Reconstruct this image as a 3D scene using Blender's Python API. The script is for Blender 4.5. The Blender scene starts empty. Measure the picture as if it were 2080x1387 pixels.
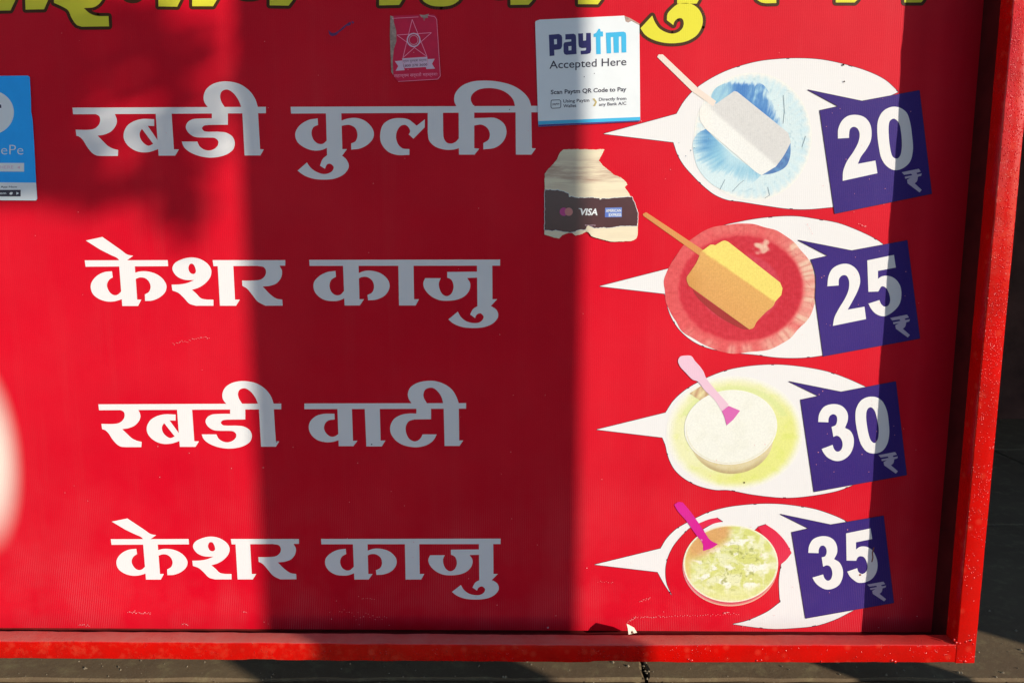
import bpy, bmesh, math, random
from mathutils import Vector, noise
from mathutils.geometry import tessellate_polygon

S = bpy.context.scene
COL = S.collection
R = math.radians
random.seed(7)

# ------------------------------------------------------------------ camera, sky, sun
CAM_D = 1.024            # camera stands this far in front of the printed panel
CAM_H = 0.652            # above the paving
PITCH = R(8.2)
F = 1560.0               # focal length in photograph pixels (2080 wide)
cam = bpy.data.cameras.new("camera"); cam.sensor_width = 36; cam.lens = 36 * F / 2080
cam.clip_start = 0.02; cam.clip_end = 400
co = bpy.data.objects.new("camera", cam); COL.objects.link(co)
co.location = (0, -CAM_D, CAM_H); co.rotation_euler = (R(90) - PITCH, 0, 0)
S.camera = co

SUN_EL = R(18.0)
SUN_AZ = math.atan(1.18)                       # away from the panel's normal, to the right
TO_SUN = Vector((math.sin(SUN_AZ) * math.cos(SUN_EL), -math.cos(SUN_AZ) * math.cos(SUN_EL), math.sin(SUN_EL)))
world = bpy.data.worlds.new("World"); S.world = world; world.use_nodes = True
nt = world.node_tree; nt.nodes.clear()
sky = nt.nodes.new("ShaderNodeTexSky"); sky.sky_type = 'NISHITA'; sky.sun_disc = False
sky.sun_elevation = SUN_EL; sky.ozone_density = 3.5; sky.dust_density = 0.4
sky.sun_rotation = math.atan2(TO_SUN.x, TO_SUN.y)
bg = nt.nodes.new("ShaderNodeBackground"); bg.inputs[1].default_value = 0.15
wo = nt.nodes.new("ShaderNodeOutputWorld")
nt.links.new(sky.outputs[0], bg.inputs[0]); nt.links.new(bg.outputs[0], wo.inputs[0])
sl = bpy.data.lights.new("sun", 'SUN'); sl.energy = 4.35; sl.angle = R(0.5); sl.color = (1.0, 0.95, 0.86)
so = bpy.data.objects.new("sun", sl); COL.objects.link(so)
so.rotation_euler = TO_SUN.to_track_quat('Z', 'Y').to_euler()
so.location = TO_SUN * 6
S.view_settings.view_transform = 'Standard'; S.view_settings.look = 'None'
S.view_settings.exposure = 0.21; S.view_settings.gamma = 1.0

# ------------------------------------------------------------------ helpers
CT, ST = math.cos(PITCH), math.sin(PITCH)
def ray(u, v):
    a = (u - 1040) / F; b = (693.5 - v) / F
    return a, CT + b * ST, b * CT - ST
def onplane(u, v, y=0.0):
    """a point of the upright plane at depth y"""
    a, dy, dz = ray(u, v); t = (CAM_D + y) / dy
    return Vector((a * t, y, CAM_H + dz * t))
def lin(c):
    out = []
    for x in c[:3]:
        x = x / 255.0
        out.append(x / 12.92 if x <= 0.04045 else ((x + 0.055) / 1.055) ** 2.4)
    return tuple(out)
def alb(r, g, b, k=0.87):
    l = lin((r, g, b)); return (l[0] * k, l[1] * k, l[2] * k, 1)

def tag(o, label=None, cat=None, group=None, kind=None):
    if label: o["label"] = label
    if cat: o["category"] = cat
    if group: o["group"] = group
    if kind: o["kind"] = kind
    return o
def empty(name, loc):
    e = bpy.data.objects.new(name, None); e.location = loc; e.empty_display_size = 0.05
    COL.objects.link(e); return e
WORLD_LOC = {}
def wloc(o):
    v = Vector((0, 0, 0))
    while o is not None:
        v += Vector(o.location); o = o.parent
    return v
def mesh_obj(name, verts, faces, mat, parent=None, origin=None, smooth=False):
    """verts are world coordinates"""
    base = wloc(parent) if parent else Vector((0, 0, 0))
    org = Vector(origin) if origin is not None else base
    me = bpy.data.meshes.new(name)
    me.from_pydata([tuple(Vector(v) - org) for v in verts], [], faces)
    me.update()
    if smooth:
        for p in me.polygons: p.use_smooth = True
    if mat: me.materials.append(mat)
    o = bpy.data.objects.new(name, me); COL.objects.link(o)
    if parent: o.parent = parent
    o.location = org - base
    return o

# ---- outlines: "x,y x,y c ..." a point followed by c is a corner, others lie on a smooth curve
def parse(s):
    pts = []
    for tok in s.replace(" c", "c").split():
        c = tok.endswith("c")
        x, y = tok.rstrip("c").split(",")
        pts.append((float(x), float(y), c))
    return pts
def smooth_path(pts, n=6):
    L = len(pts); out = []
    for i in range(L):
        p0, p1, p2, p3 = pts[i - 1], pts[i], pts[(i + 1) % L], pts[(i + 2) % L]
        if p1[2] and p2[2]:
            out.append((p1[0], p1[1])); continue
        # end tangents: at a corner use a free end
        if p1[2]: p0 = (2 * p1[0] - p2[0], 2 * p1[1] - p2[1])
        if p2[2]: p3 = (2 * p2[0] - p1[0], 2 * p2[1] - p1[1])
        d = [max(1e-6, math.hypot(b[0] - a[0], b[1] - a[1])) ** 0.5 for a, b in ((p0, p1), (p1, p2), (p2, p3))]
        for k in range(n):
            t = k / n
            r = []
            for j in (0, 1):
                m1 = ((p1[j] - p0[j]) / d[0] - (p2[j] - p0[j]) / (d[0] + d[1]) + (p2[j] - p1[j]) / d[1]) * d[1]
                m2 = ((p2[j] - p1[j]) / d[1] - (p3[j] - p1[j]) / (d[1] + d[2]) + (p3[j] - p2[j]) / d[2]) * d[1]
                h = (2 * t**3 - 3 * t**2 + 1, t**3 - 2 * t**2 + t, -2 * t**3 + 3 * t**2, t**3 - t**2)
                r.append(h[0] * p1[j] + h[1] * m1 + h[2] * p2[j] + h[3] * m2)
            out.append(tuple(r))
    return out
class Zoom:
    """coordinates read off an enlarged crop of the sign"""
    def __init__(s, ox, oy, sc, sy=None): s.ox, s.oy, s.sx, s.sy = ox, oy, sc, sy or sc
    def __call__(s, x, y): return (s.ox + x / s.sx, s.oy + y / s.sy)
def flat(z, s, n=6):
    return [z(x, y) for x, y in smooth_path(parse(s), n)]
STEP = 6e-5
def ragged(pts, amp, step=1.6, seed=5):
    rr = random.Random(seed); out = []; L = len(pts); w = 0.0
    for i in range(L):
        a, b = pts[i], pts[(i + 1) % L]; d = math.hypot(b[0] - a[0], b[1] - a[1]); n_ = max(1, int(d / step))
        for k in range(n_):
            t = k / n_; w = w * 0.55 + rr.uniform(-amp, amp) * 0.8
            nx, ny = -(b[1] - a[1]) / max(d, 1e-6), (b[0] - a[0]) / max(d, 1e-6)
            out.append((a[0] + (b[0] - a[0]) * t + nx * w, a[1] + (b[1] - a[1]) * t + ny * w))
    return out
class Sheet:
    """flat print made of outlines, each laid a hair above the last"""
    def __init__(s, y): s.y = y; s.v = []; s.f = []; s.k = 0
    def lift(s): s.k = (s.k + 1) % 16; return s.y - s.k * 6e-6
    def fill(s, outer, *holes):
        y = s.lift()
        loops = [[onplane(u, v, y) for (u, v) in lp] for lp in (outer,) + holes]
        allp = [p for lp in loops for p in lp]
        tris = tessellate_polygon([[Vector((p.x, p.z, 0)) for p in lp] for lp in loops])
        b = len(s.v); s.v += allp
        for a, c, d in tris:
            pa, pc, pd = allp[a], allp[c], allp[d]
            cr = (pc.x - pa.x) * (pd.z - pa.z) - (pc.z - pa.z) * (pd.x - pa.x)
            if abs(cr) < 1e-13: continue
            s.f.append((b + a, b + c, b + d) if cr > 0 else (b + a, b + d, b + c))
        return s
    def quad(s, q):
        y = s.lift(); b = len(s.v)
        s.v += [onplane(u, v, y) for (u, v) in q]
        (x0, y0), (x1, y1), (x2, y2) = q[0], q[1], q[2]
        cr = (x1 - x0) * (y2 - y0) - (y1 - y0) * (x2 - x0)
        s.f.append((b, b + 1, b + 2, b + 3) if cr < 0 else (b + 3, b + 2, b + 1, b))
        return s
    def stroke(s, pts, w, closed=True, disc=True):
        L = len(pts)
        for i in range(L if closed else L - 1):
            a, b = pts[i], pts[(i + 1) % L]
            dx, dy = b[0] - a[0], b[1] - a[1]; d = math.hypot(dx, dy)
            if d < 1e-4: continue
            nx, ny = -dy / d * w / 2, dx / d * w / 2
            s.quad([(a[0] + nx, a[1] + ny), (b[0] + nx, b[1] + ny), (b[0] - nx, b[1] - ny), (a[0] - nx, a[1] - ny)])
        if disc:
            for p in pts:
                s.fill([(p[0] + w / 2 * math.cos(k * math.pi / 5), p[1] + w / 2 * math.sin(k * math.pi / 5)) for k in range(10)])
        return s
    def ell(s, cx, cy, rx, ry, n=40):
        return s.fill([(cx + rx * math.cos(2 * math.pi * k / n), cy + ry * math.sin(2 * math.pi * k / n)) for k in range(n)])
    def obj(s, name, mat, parent=None, origin=None):
        return mesh_obj(name, s.v, s.f, mat, parent, origin)

_tcache = {}
def text_tris(txt, bold):
    if (txt, bold) in _tcache: return _tcache[(txt, bold)]
    cu = bpy.data.curves.new("tmp_text", 'FONT'); cu.body = txt; cu.resolution_u = 3
    cu.offset = bold
    o = bpy.data.objects.new("tmp_text", cu); COL.objects.link(o)
    dg = bpy.context.evaluated_depsgraph_get(); dg.update()
    me = bpy.data.meshes.new_from_object(o.evaluated_get(dg))
    v = [(p.co.x, p.co.y) for p in me.vertices]; f = [tuple(p.vertices) for p in me.polygons]
    bpy.data.objects.remove(o); bpy.data.curves.remove(cu); bpy.data.meshes.remove(me)
    _tcache[(txt, bold)] = (v, f); return v, f
def put_text(sh, txt, p0, p1, cap, bold=0.0, shear=0.0, capunit=0.72):
    """baseline from p0 to p1 (photo pixels), capital height cap (photo pixels)"""
    v, f = text_tris(txt, bold)
    if not v: return
    x0 = min(p[0] for p in v); x1 = max(p[0] for p in v)
    y = sh.lift(); b = len(sh.v)
    dx, dy = p1[0] - p0[0], p1[1] - p0[1]
    for (x, h) in v:
        t = (x - x0) / (x1 - x0); hh = h / capunit * cap
        sh.v.append(onplane(p0[0] + dx * t + shear * hh, p0[1] + dy * t - hh, y))
    for q in f:
        pa, pb, pc = (sh.v[b + q[0]], sh.v[b + q[1]], sh.v[b + q[2]])
        cr = (pb.x - pa.x) * (pc.z - pa.z) - (pb.z - pa.z) * (pc.x - pa.x)
        sh.f.append(tuple(b + i for i in (q if cr > 0 else q[::-1])))

# ------------------------------------------------------------------ materials
def newmat(name):
    m = bpy.data.materials.new(name); m.use_nodes = True
    n = m.node_tree.nodes; n.clear()
    out = n.new("ShaderNodeOutputMaterial"); p = n.new("ShaderNodeBsdfPrincipled")
    m.node_tree.links.new(p.outputs[0], out.inputs[0])
    return m, n, m.node_tree.links, p
def N(n, t, **kw):
    x = n.new(t)
    for k, v in kw.items(): setattr(x, k, v)
    return x
def mix(n, l, fac, a, b, blend='MIX'):
    m = N(n, "ShaderNodeMix", data_type='RGBA', blend_type=blend)
    for i, s in ((0, fac), (6, a), (7, b)):
        if isinstance(s, (int, float, tuple)): m.inputs[i].default_value = s
        else: l.new(s, m.inputs[i])
    return m.outputs[2]
def ramp(n, l, src, a, b):
    r = N(n, "ShaderNodeMapRange"); r.inputs[1].default_value = a; r.inputs[2].default_value = b
    l.new(src, r.inputs[0]); return r.outputs[0]
def math_(n, l, op, a, b):
    m = N(n, "ShaderNodeMath", operation=op)
    for i, s in ((0, a), (1, b)):
        if isinstance(s, (int, float)): m.inputs[i].default_value = s
        else: l.new(s, m.inputs[i])
    return m.outputs[0]
def noise_tex(n, l, co_, scale, detail=2, rough=0.5):
    t = N(n, "ShaderNodeTexNoise"); t.inputs["Scale"].default_value = scale
    t.inputs["Detail"].default_value = detail; t.inputs["Roughness"].default_value = rough
    if co_ is not None: l.new(co_, t.inputs["Vector"])
    return t.outputs[0]

def print_mat(name, color=None, rough=0.56, spec=0.14, vary=0.06, attr=None, rubbed=0.5, glow=False, coat=0.0):
    """ink on flex banner: woven backing telegraphs through, specks and scratches where the ink is gone"""
    m, n, l, p = newmat(name)
    tc = N(n, "ShaderNodeNewGeometry"); P = tc.outputs["Position"]
    if attr:
        a = N(n, "ShaderNodeAttribute", attribute_name=attr); c = a.outputs[0]
    else:
        rgb = N(n, "ShaderNodeRGB"); rgb.outputs[0].default_value = color; c = rgb.outputs[0]
    sep = N(n, "ShaderNodeSeparateXYZ"); l.new(P, sep.inputs[0])
    if glow:   # printed soft white halo round a picture at the left margin
        w = onplane(-42, 925)
        gx = math_(n, l, 'DIVIDE', math_(n, l, 'SUBTRACT', sep.outputs[0], w.x), 0.054)
        gz = math_(n, l, 'DIVIDE', math_(n, l, 'SUBTRACT', sep.outputs[2], w.z), 0.128)
        d = math_(n, l, 'SQRT', math_(n, l, 'ADD', math_(n, l, 'MULTIPLY', gx, gx), math_(n, l, 'MULTIPLY', gz, gz)), 0.0)
        g = N(n, "ShaderNodeMapRange", interpolation_type='SMOOTHSTEP'); g.inputs[1].default_value = 1.22; g.inputs[2].default_value = 0.40
        l.new(d, g.inputs[0])
        c = mix(n, l, g.outputs[0], c, alb(254, 238, 218))
    big = noise_tex(n, l, P, 5.0, 4, 0.6)
    hv = N(n, "ShaderNodeHueSaturation"); l.new(c, hv.inputs["Color"])
    mr = N(n, "ShaderNodeMapRange"); mr.inputs[1].default_value = 0.3; mr.inputs[2].default_value = 0.7
    mr.inputs[3].default_value = 1 - vary; mr.inputs[4].default_value = 1 + vary
    l.new(big, mr.inputs[0]); l.new(mr.outputs[0], hv.inputs["Value"]); c = hv.outputs[0]
    if attr:
        gr = noise_tex(n, l, P, 420, 3, 0.8)
        hg = N(n, "ShaderNodeHueSaturation"); l.new(c, hg.inputs["Color"])
        mg = N(n, "ShaderNodeMapRange"); mg.inputs[1].default_value = 0.30; mg.inputs[2].default_value = 0.70; mg.inputs[3].default_value = 0.92; mg.inputs[4].default_value = 1.05
        l.new(gr, mg.inputs[0]); l.new(mg.outputs[0], hg.inputs["Value"]); c = hg.outputs[0]
    # faint runs where rain has carried dust down the sheet, and a film of dust
    ms = N(n, "ShaderNodeMapping"); ms.inputs["Scale"].default_value = (34, 1, 2.2); l.new(P, ms.inputs[0])
    run = ramp(n, l, noise_tex(n, l, ms.outputs[0], 1.0, 4, 0.6), 0.52, 0.80)
    film = ramp(n, l, noise_tex(n, l, P, 2.6, 5, 0.65), 0.42, 0.75)
    c = mix(n, l, math_(n, l, 'ADD', math_(n, l, 'MULTIPLY', run, 0.012), math_(n, l, 'MULTIPLY', film, 0.025)), c, (0.62, 0.50, 0.44, 1))
    # fine mottling of the ink
    fine = noise_tex(n, l, P, 700, 2, 0.7)
    c = mix(n, l, math_(n, l, 'MULTIPLY', ramp(n, l, fine, 0.52, 0.85), 0.10 * rubbed), c, alb(240, 120, 130) if not attr else (0.8, 0.78, 0.7, 1))
    # ribs of the weave, 2 mm pitch, stronger low down on the right
    wx = math_(n, l, 'SINE', math_(n, l, 'MULTIPLY', sep.outputs[0], 2 * math.pi / 0.0026), 0)
    wz = math_(n, l, 'SINE', math_(n, l, 'MULTIPLY', sep.outputs[2], 2 * math.pi / 0.0016), 0)
    patch = ramp(n, l, noise_tex(n, l, P, 9, 3, 0.6), 0.42, 0.70)
    low = ramp(n, l, sep.outputs[2], 0.36, 0.10)
    wear = math_(n, l, 'MULTIPLY', patch, low)
    ribm = math_(n, l, 'MULTIPLY', ramp(n, l, math_(n, l, 'ADD', wx, math_(n, l, 'MULTIPLY', wz, 0.5)), 0.2, 1.5), wear)
    c = mix(n, l, math_(n, l, 'MULTIPLY', ribm, 0.30 * rubbed), c, (0.80, 0.45, 0.45, 1))
    # white flecks
    vo = N(n, "ShaderNodeTexVoronoi"); vo.inputs["Scale"].default_value = 42; l.new(P, vo.inputs["Vector"])
    sepc = N(n, "ShaderNodeSeparateColor"); l.new(vo.outputs["Color"], sepc.inputs[0])
    dens = math_(n, l, 'ADD', 0.06, math_(n, l, 'MULTIPLY', low, 0.30))
    keep = math_(n, l, 'LESS_THAN', sepc.outputs[0], dens)
    size = math_(n, l, 'ADD', math_(n, l, 'MULTIPLY', sepc.outputs[1], 0.05), 0.015)
    fl = math_(n, l, 'MULTIPLY', math_(n, l, 'LESS_THAN', vo.outputs["Distance"], size), keep)
    c = mix(n, l, math_(n, l, 'MULTIPLY', fl, 0.55 * rubbed), c, (0.75, 0.60, 0.58, 1))
    l.new(c, p.inputs["Base Color"])
    p.inputs["Roughness"].default_value = rough; p.inputs["Specular IOR Level"].default_value = spec
    p.inputs["Coat Weight"].default_value = coat; p.inputs["Coat Roughness"].default_value = 0.25
    b = N(n, "ShaderNodeBump"); b.inputs["Strength"].default_value = 0.25; b.inputs["Distance"].default_value = 0.0002
    h = math_(n, l, 'ADD', math_(n, l, 'ADD', math_(n, l, 'MULTIPLY', wx, 0.5), math_(n, l, 'MULTIPLY', wz, 0.35)), math_(n, l, 'MULTIPLY', fine, 1.2))
    l.new(h, b.inputs["Height"]); l.new(b.outputs[0], p.inputs["Normal"])
    return m
RED = alb(223, 0, 33)
M_red = print_mat("red_banner_ink", RED, vary=0.07, rubbed=1.0, glow=True)
M_white = print_mat("white_ink", alb(245, 239, 233), vary=0.02, rubbed=0.25)
M_navy = print_mat("indigo_ink", alb(58, 36, 120), vary=0.10, rubbed=0.45)
M_navyline = print_mat("dark_outline_ink", alb(70, 40, 60), rubbed=0.3)
M_yellow = print_mat("yellow_ink", alb(238, 226, 60), vary=0.05, rubbed=0.3)
M_brown = print_mat("black_outline_ink", alb(74, 44, 18), rubbed=0.4)
M_pic = print_mat("picture_ink", attr="ink", vary=0.03, rubbed=0.2)
M_spoonpink = print_mat("pink_spoon_ink", alb(244, 200, 214), vary=0.06, rubbed=0.6)
M_pinkdark = print_mat("deep_pink_ink", alb(228, 110, 180), vary=0.10, rubbed=0.6)
M_magenta = print_mat("magenta_ink", alb(226, 30, 150), vary=0.12, rubbed=0.6)
M_shadowbrown = print_mat("brown_picture_ink", alb(205, 150, 115), vary=0.10, rubbed=0.4)
M_maroon = print_mat("maroon_picture_ink", alb(165, 50, 48), vary=0.15, rubbed=0.5)
M_stick = print_mat("wood_stick_ink", alb(226, 150, 84), vary=0.12, rubbed=0.6)
M_palestick = print_mat("pale_stick_ink", alb(246, 226, 208), vary=0.05, rubbed=0.4)
M_dish = print_mat("rose_picture_ink", alb(234, 40, 74), vary=0.08, rubbed=0.8)

def simple_mat(name, color, rough=0.5, spec=0.4, noise_scale=None, amount=0.15, bump=0.0, bscale=200, metallic=0.0):
    m, n, l, p = newmat(name)
    P = N(n, "ShaderNodeNewGeometry").outputs["Position"]
    if noise_scale:
        t = noise_tex(n, l, P, noise_scale, 5, 0.6)
        dark = tuple(c * (1 - amount * 1.6) for c in color[:3]) + (1,)
        lite = tuple(min(1, c * (1 + amount)) for c in color[:3]) + (1,)
        l.new(mix(n, l, ramp(n, l, t, 0.3, 0.7), dark, lite), p.inputs["Base Color"])
    else: p.inputs["Base Color"].default_value = color
    p.inputs["Roughness"].default_value = rough; p.inputs["Specular IOR Level"].default_value = spec
    p.inputs["Metallic"].default_value = metallic
    if bump:
        b = N(n, "ShaderNodeBump"); b.inputs["Strength"].default_value = bump; b.inputs["Distance"].default_value = 0.001
        l.new(noise_tex(n, l, P, bscale, 4, 0.6), b.inputs["Height"]); l.new(b.outputs[0], p.inputs["Normal"])
    return m
M_paper = simple_mat("white_sticker_vinyl", alb(246, 246, 242), 0.35, 0.5, 30, 0.02)
M_pnavy = simple_mat("navy_print", alb(52, 42, 108), 0.4, 0.4)
M_pcyan = simple_mat("cyan_print", alb(70, 190, 232), 0.4, 0.4)
M_pgrey = simple_mat("charcoal_print", alb(70, 62, 74), 0.45, 0.3)
M_purple = simple_mat("violet_band", alb(84, 62, 140), 0.45, 0.3)
M_gold = simple_mat("gold_print", alb(205, 182, 120), 0.45, 0.3)
M_blue = simple_mat("blue_sticker_vinyl", alb(0, 170, 255, 1.0), 0.35, 0.5, 40, 0.05)
M_band = simple_mat("dark_band_print", alb(84, 44, 46), 0.25, 0.6, 60, 0.08)
M_pink = simple_mat("pink_print", alb(206, 66, 140), 0.4, 0.4)
M_salmon = simple_mat("salmon_print", alb(220, 140, 130), 0.4, 0.4)
M_amex = simple_mat("pale_blue_print", alb(112, 138, 208), 0.4, 0.4)
M_amex2 = simple_mat("mid_blue_print", alb(96, 120, 196), 0.4, 0.4)
M_starred = simple_mat("dull_red_film", alb(236, 2, 66), 0.4, 0.3, 60, 0.06)
M_starline = simple_mat("faded_pink_print", alb(255, 150, 175, 1.0), 0.5, 0.3)
M_stargrey = simple_mat("faded_grey_print", alb(240, 200, 215), 0.5, 0.3)
M_residue = simple_mat("glue_residue", alb(190, 160, 145), 0.8, 0.2, 260, 0.25)
M_startext = simple_mat("maroon_print", alb(120, 20, 60), 0.5, 0.3)
M_ink = simple_mat("blue_smear", alb(110, 50, 104), 0.5, 0.3, 300, 0.3)

def torn_paper():
    m, n, l, p = newmat("torn_paper_backing")
    P = N(n, "ShaderNodeNewGeometry").outputs["Position"]
    mp = N(n, "ShaderNodeMapping"); mp.inputs["Scale"].default_value = (12, 12, 120); l.new(P, mp.inputs[0])
    t = noise_tex(n, l, mp.outputs[0], 1.0, 5, 0.65)
    sep = N(n, "ShaderNodeSeparateXYZ"); l.new(P, sep.inputs[0])
    zb = onplane(1190, 352).z
    band = ramp(n, l, math_(n, l, 'ABSOLUTE', math_(n, l, 'SUBTRACT', sep.outputs[2], zb), 0), 0.020, 0.006)
    f = math_(n, l, 'MULTIPLY', ramp(n, l, t, 0.40, 0.62), math_(n, l, 'ADD', math_(n, l, 'MULTIPLY', band, 0.75), 0.16))
    l.new(mix(n, l, f, alb(250, 234, 198), alb(186, 140, 122)), p.inputs["Base Color"])
    p.inputs["Roughness"].default_value = 0.85; p.inputs["Specular IOR Level"].default_value = 0.15
    b = N(n, "ShaderNodeBump"); b.inputs["Strength"].default_value = 0.6; b.inputs["Distance"].default_value = 0.0006
    l.new(t, b.inputs["Height"]); l.new(b.outputs[0], p.inputs["Normal"])
    return m
M_torn = torn_paper()

def enamel(name, dust_top=False):
    m, n, l, p = newmat(name)
    g = N(n, "ShaderNodeNewGeometry"); P = g.outputs["Position"]
    c1, c2 = alb(222, 10, 4), alb(196, 16, 8)
    c = mix(n, l, ramp(n, l, noise_tex(n, l, P, 26, 5, 0.65), 0.35, 0.7), c1, c2)
    # roundish faded blotches
    vo = N(n, "ShaderNodeTexVoronoi"); vo.inputs["Scale"].default_value = 75; l.new(P, vo.inputs["Vector"])
    sc = N(n, "ShaderNodeSeparateColor"); l.new(vo.outputs["Color"], sc.inputs[0])
    bl = math_(n, l, 'MULTIPLY', ramp(n, l, vo.outputs["Distance"], 0.42, 0.12), math_(n, l, 'LESS_THAN', sc.outputs[0], 0.45))
    c = mix(n, l, math_(n, l, 'MULTIPLY', bl, 0.30), c, alb(236, 80, 56))
    sepp = N(n, "ShaderNodeSeparateXYZ"); l.new(P, sepp.inputs[0])
    worn = math_(n, l, 'MULTIPLY', ramp(n, l, noise_tex(n, l, P, 60, 6, 0.75), 0.50, 0.72), ramp(n, l, sepp.outputs[0], 0.2, -0.5))
    c = mix(n, l, math_(n, l, 'MULTIPLY', worn, 0.45), c, alb(228, 92, 60))
    # dust lying on faces that look up
    sn = N(n, "ShaderNodeSeparateXYZ"); l.new(g.outputs["True Normal"], sn.inputs[0])
    up = ramp(n, l, sn.outputs[2], 0.6, 0.9)
    dn = ramp(n, l, noise_tex(n, l, P, 40, 6, 0.7), 0.2, 0.75)
    df = math_(n, l, 'MULTIPLY', up, math_(n, l, 'ADD', 0.35, math_(n, l, 'MULTIPLY', dn, 0.5)))
    df = math_(n, l, 'MULTIPLY', df, ramp(n, l, sepp.outputs[0], 0.66, 0.05))
    c = mix(n, l, df, c, (0.50, 0.17, 0.13, 1))
    # rubbed bare edges
    l.new(c, p.inputs["Base Color"])
    p.inputs["Specular IOR Level"].default_value = 0.36
    l.new(math_(n, l, 'ADD', 0.19, math_(n, l, 'MULTIPLY', up, 0.45)), p.inputs["Roughness"])
    # orange-peel: pimples, thicker on the upright
    v2 = N(n, "ShaderNodeTexVoronoi"); v2.inputs["Scale"].default_value = 420; l.new(P, v2.inputs["Vector"])
    s2 = N(n, "ShaderNodeSeparateColor"); l.new(v2.outputs["Color"], s2.inputs[0])
    where = ramp(n, l, noise_tex(n, l, P, 18, 3, 0.6), 0.40, 0.66)
    hi = math_(n, l, 'MULTIPLY', ramp(n, l, sepp.outputs[0], 0.50, 0.60), ramp(n, l, sepp.outputs[2], 0.15, 0.9))
    dens = math_(n, l, 'ADD', math_(n, l, 'MULTIPLY', where, 0.30), math_(n, l, 'MULTIPLY', hi, 0.75))
    pim = math_(n, l, 'MULTIPLY', math_(n, l, 'LESS_THAN', s2.outputs[0], dens), ramp(n, l, v2.outputs["Distance"], 0.40, 0.0))
    b = N(n, "ShaderNodeBump"); b.inputs["Strength"].default_value = 1.0; b.inputs["Distance"].default_value = 0.00055
    h = math_(n, l, 'ADD', pim, math_(n, l, 'MULTIPLY', noise_tex(n, l, P, 130, 4, 0.6), 0.25))
    l.new(h, b.inputs["Height"]); l.new(b.outputs[0], p.inputs["Normal"])
    return m
M_enamel = enamel("red_enamel")
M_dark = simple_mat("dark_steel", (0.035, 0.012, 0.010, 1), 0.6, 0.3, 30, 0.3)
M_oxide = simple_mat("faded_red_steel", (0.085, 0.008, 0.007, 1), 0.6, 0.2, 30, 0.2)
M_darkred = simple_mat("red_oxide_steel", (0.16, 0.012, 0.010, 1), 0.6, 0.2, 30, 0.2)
M_bead = simple_mat("weld_enamel", alb(214, 24, 16), 0.18, 0.6)
def stone():
    m, n, l, p = newmat("dusty_kota_stone")
    P = N(n, "ShaderNodeNewGeometry").outputs["Position"]
    a = mix(n, l, ramp(n, l, noise_tex(n, l, P, 6, 6, 0.6), 0.3, 0.7), (0.150, 0.096, 0.055, 1), (0.200, 0.138, 0.074, 1))
    a = mix(n, l, ramp(n, l, noise_tex(n, l, P, 28, 7, 0.7), 0.52, 0.72), a, (0.25, 0.19, 0.095, 1))
    a = mix(n, l, math_(n, l, 'MULTIPLY', ramp(n, l, noise_tex(n, l, P, 300, 3, 0.7), 0.62, 0.75), 0.5), a, (0.42, 0.38, 0.28, 1))
    l.new(a, p.inputs["Base Color"]); p.inputs["Roughness"].default_value = 0.9; p.inputs["Specular IOR Level"].default_value = 0.1
    b = N(n, "ShaderNodeBump"); b.inputs["Strength"].default_value = 0.5; b.inputs["Distance"].default_value = 0.002
    l.new(noise_tex(n, l, P, 60, 8, 0.7), b.inputs["Height"]); l.new(b.outputs[0], p.inputs["Normal"])
    return m
M_stone = stone()
M_grout = simple_mat("joint_dirt", (0.060, 0.035, 0.022, 1), 0.95, 0.1, 250, 0.5, 0.8, 400)
M_wall = simple_mat("dark_plaster", (0.13, 0.055, 0.04, 1), 0.8, 0.2, 8, 0.3)
M_pillar = simple_mat("grey_plaster", (0.32, 0.30, 0.27, 1), 0.85, 0.2, 12, 0.15)
M_wood = simple_mat("old_timber", (0.13, 0.08, 0.05, 1), 0.8, 0.2, 20, 0.3)
M_leaf = simple_mat("leaf_green", (0.06, 0.10, 0.03, 1), 0.5, 0.4, 30, 0.3)

# ------------------------------------------------------------------ ground
def box(v, f, x0, x1, y0, y1, z0, z1):
    b = len(v)
    v += [Vector(p) for p in ((x0,y0,z0),(x1,y0,z0),(x1,y1,z0),(x0,y1,z0),(x0,y0,z1),(x1,y0,z1),(x1,y1,z1),(x0,y1,z1))]
    f += [tuple(b + i for i in q) for q in ((0,3,2,1),(4,5,6,7),(0,1,5,4),(1,2,6,5),(2,3,7,6),(3,0,4,7))]
def bevel(o, w, seg=2):
    m = o.modifiers.new("bevel", 'BEVEL'); m.width = w; m.segments = seg; m.limit_method = 'ANGLE'
    return o
ground = mesh_obj("ground", [(-60,-60,-0.012),(60,-60,-0.012),(60,60,-0.012),(-60,60,-0.012)], [(0,1,2,3)], M_grout)
tag(ground, "dusty ground of grey stone slabs below the sign", kind="structure")
def slab_mesh(w, d, seed):
    rnd = random.Random(seed); nx = 26; v = []
    ring = []
    for s_ in range(4):
        for k in range(nx):
            t = k / nx
            x, y = ((-w/2 + w*t, -d/2), (w/2, -d/2 + d*t), (w/2 - w*t, d/2), (-w/2, d/2 - d*t))[s_]
            j = 0.0022
            ring.append((x + rnd.uniform(-j, j), y + rnd.uniform(-j, j)))
    L = len(ring)
    v = [Vector((x, y, -0.02)) for x, y in ring] + [Vector((x, y, -0.003)) for x, y in ring] + [Vector((x * (1 - 0.006 / w), y * (1 - 0.006 / d), 0)) for x, y in ring]
    f = [tuple(range(2 * L, 3 * L))]
    for r in (0, 1):
        for k in range(L):
            f.append((r*L + k, r*L + (k+1) % L, (r+1)*L + (k+1) % L, (r+1)*L + k))
    me = bpy.data.meshes.new("paving_slab"); me.from_pydata(v, [], f); me.materials.append(M_stone); me.update()
    return me
sw, sd = 1.25, 0.60
jx = 0.199
meshes = [slab_mesh(sw - 0.007, sd - 0.007, k) for k in range(4)]
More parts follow.
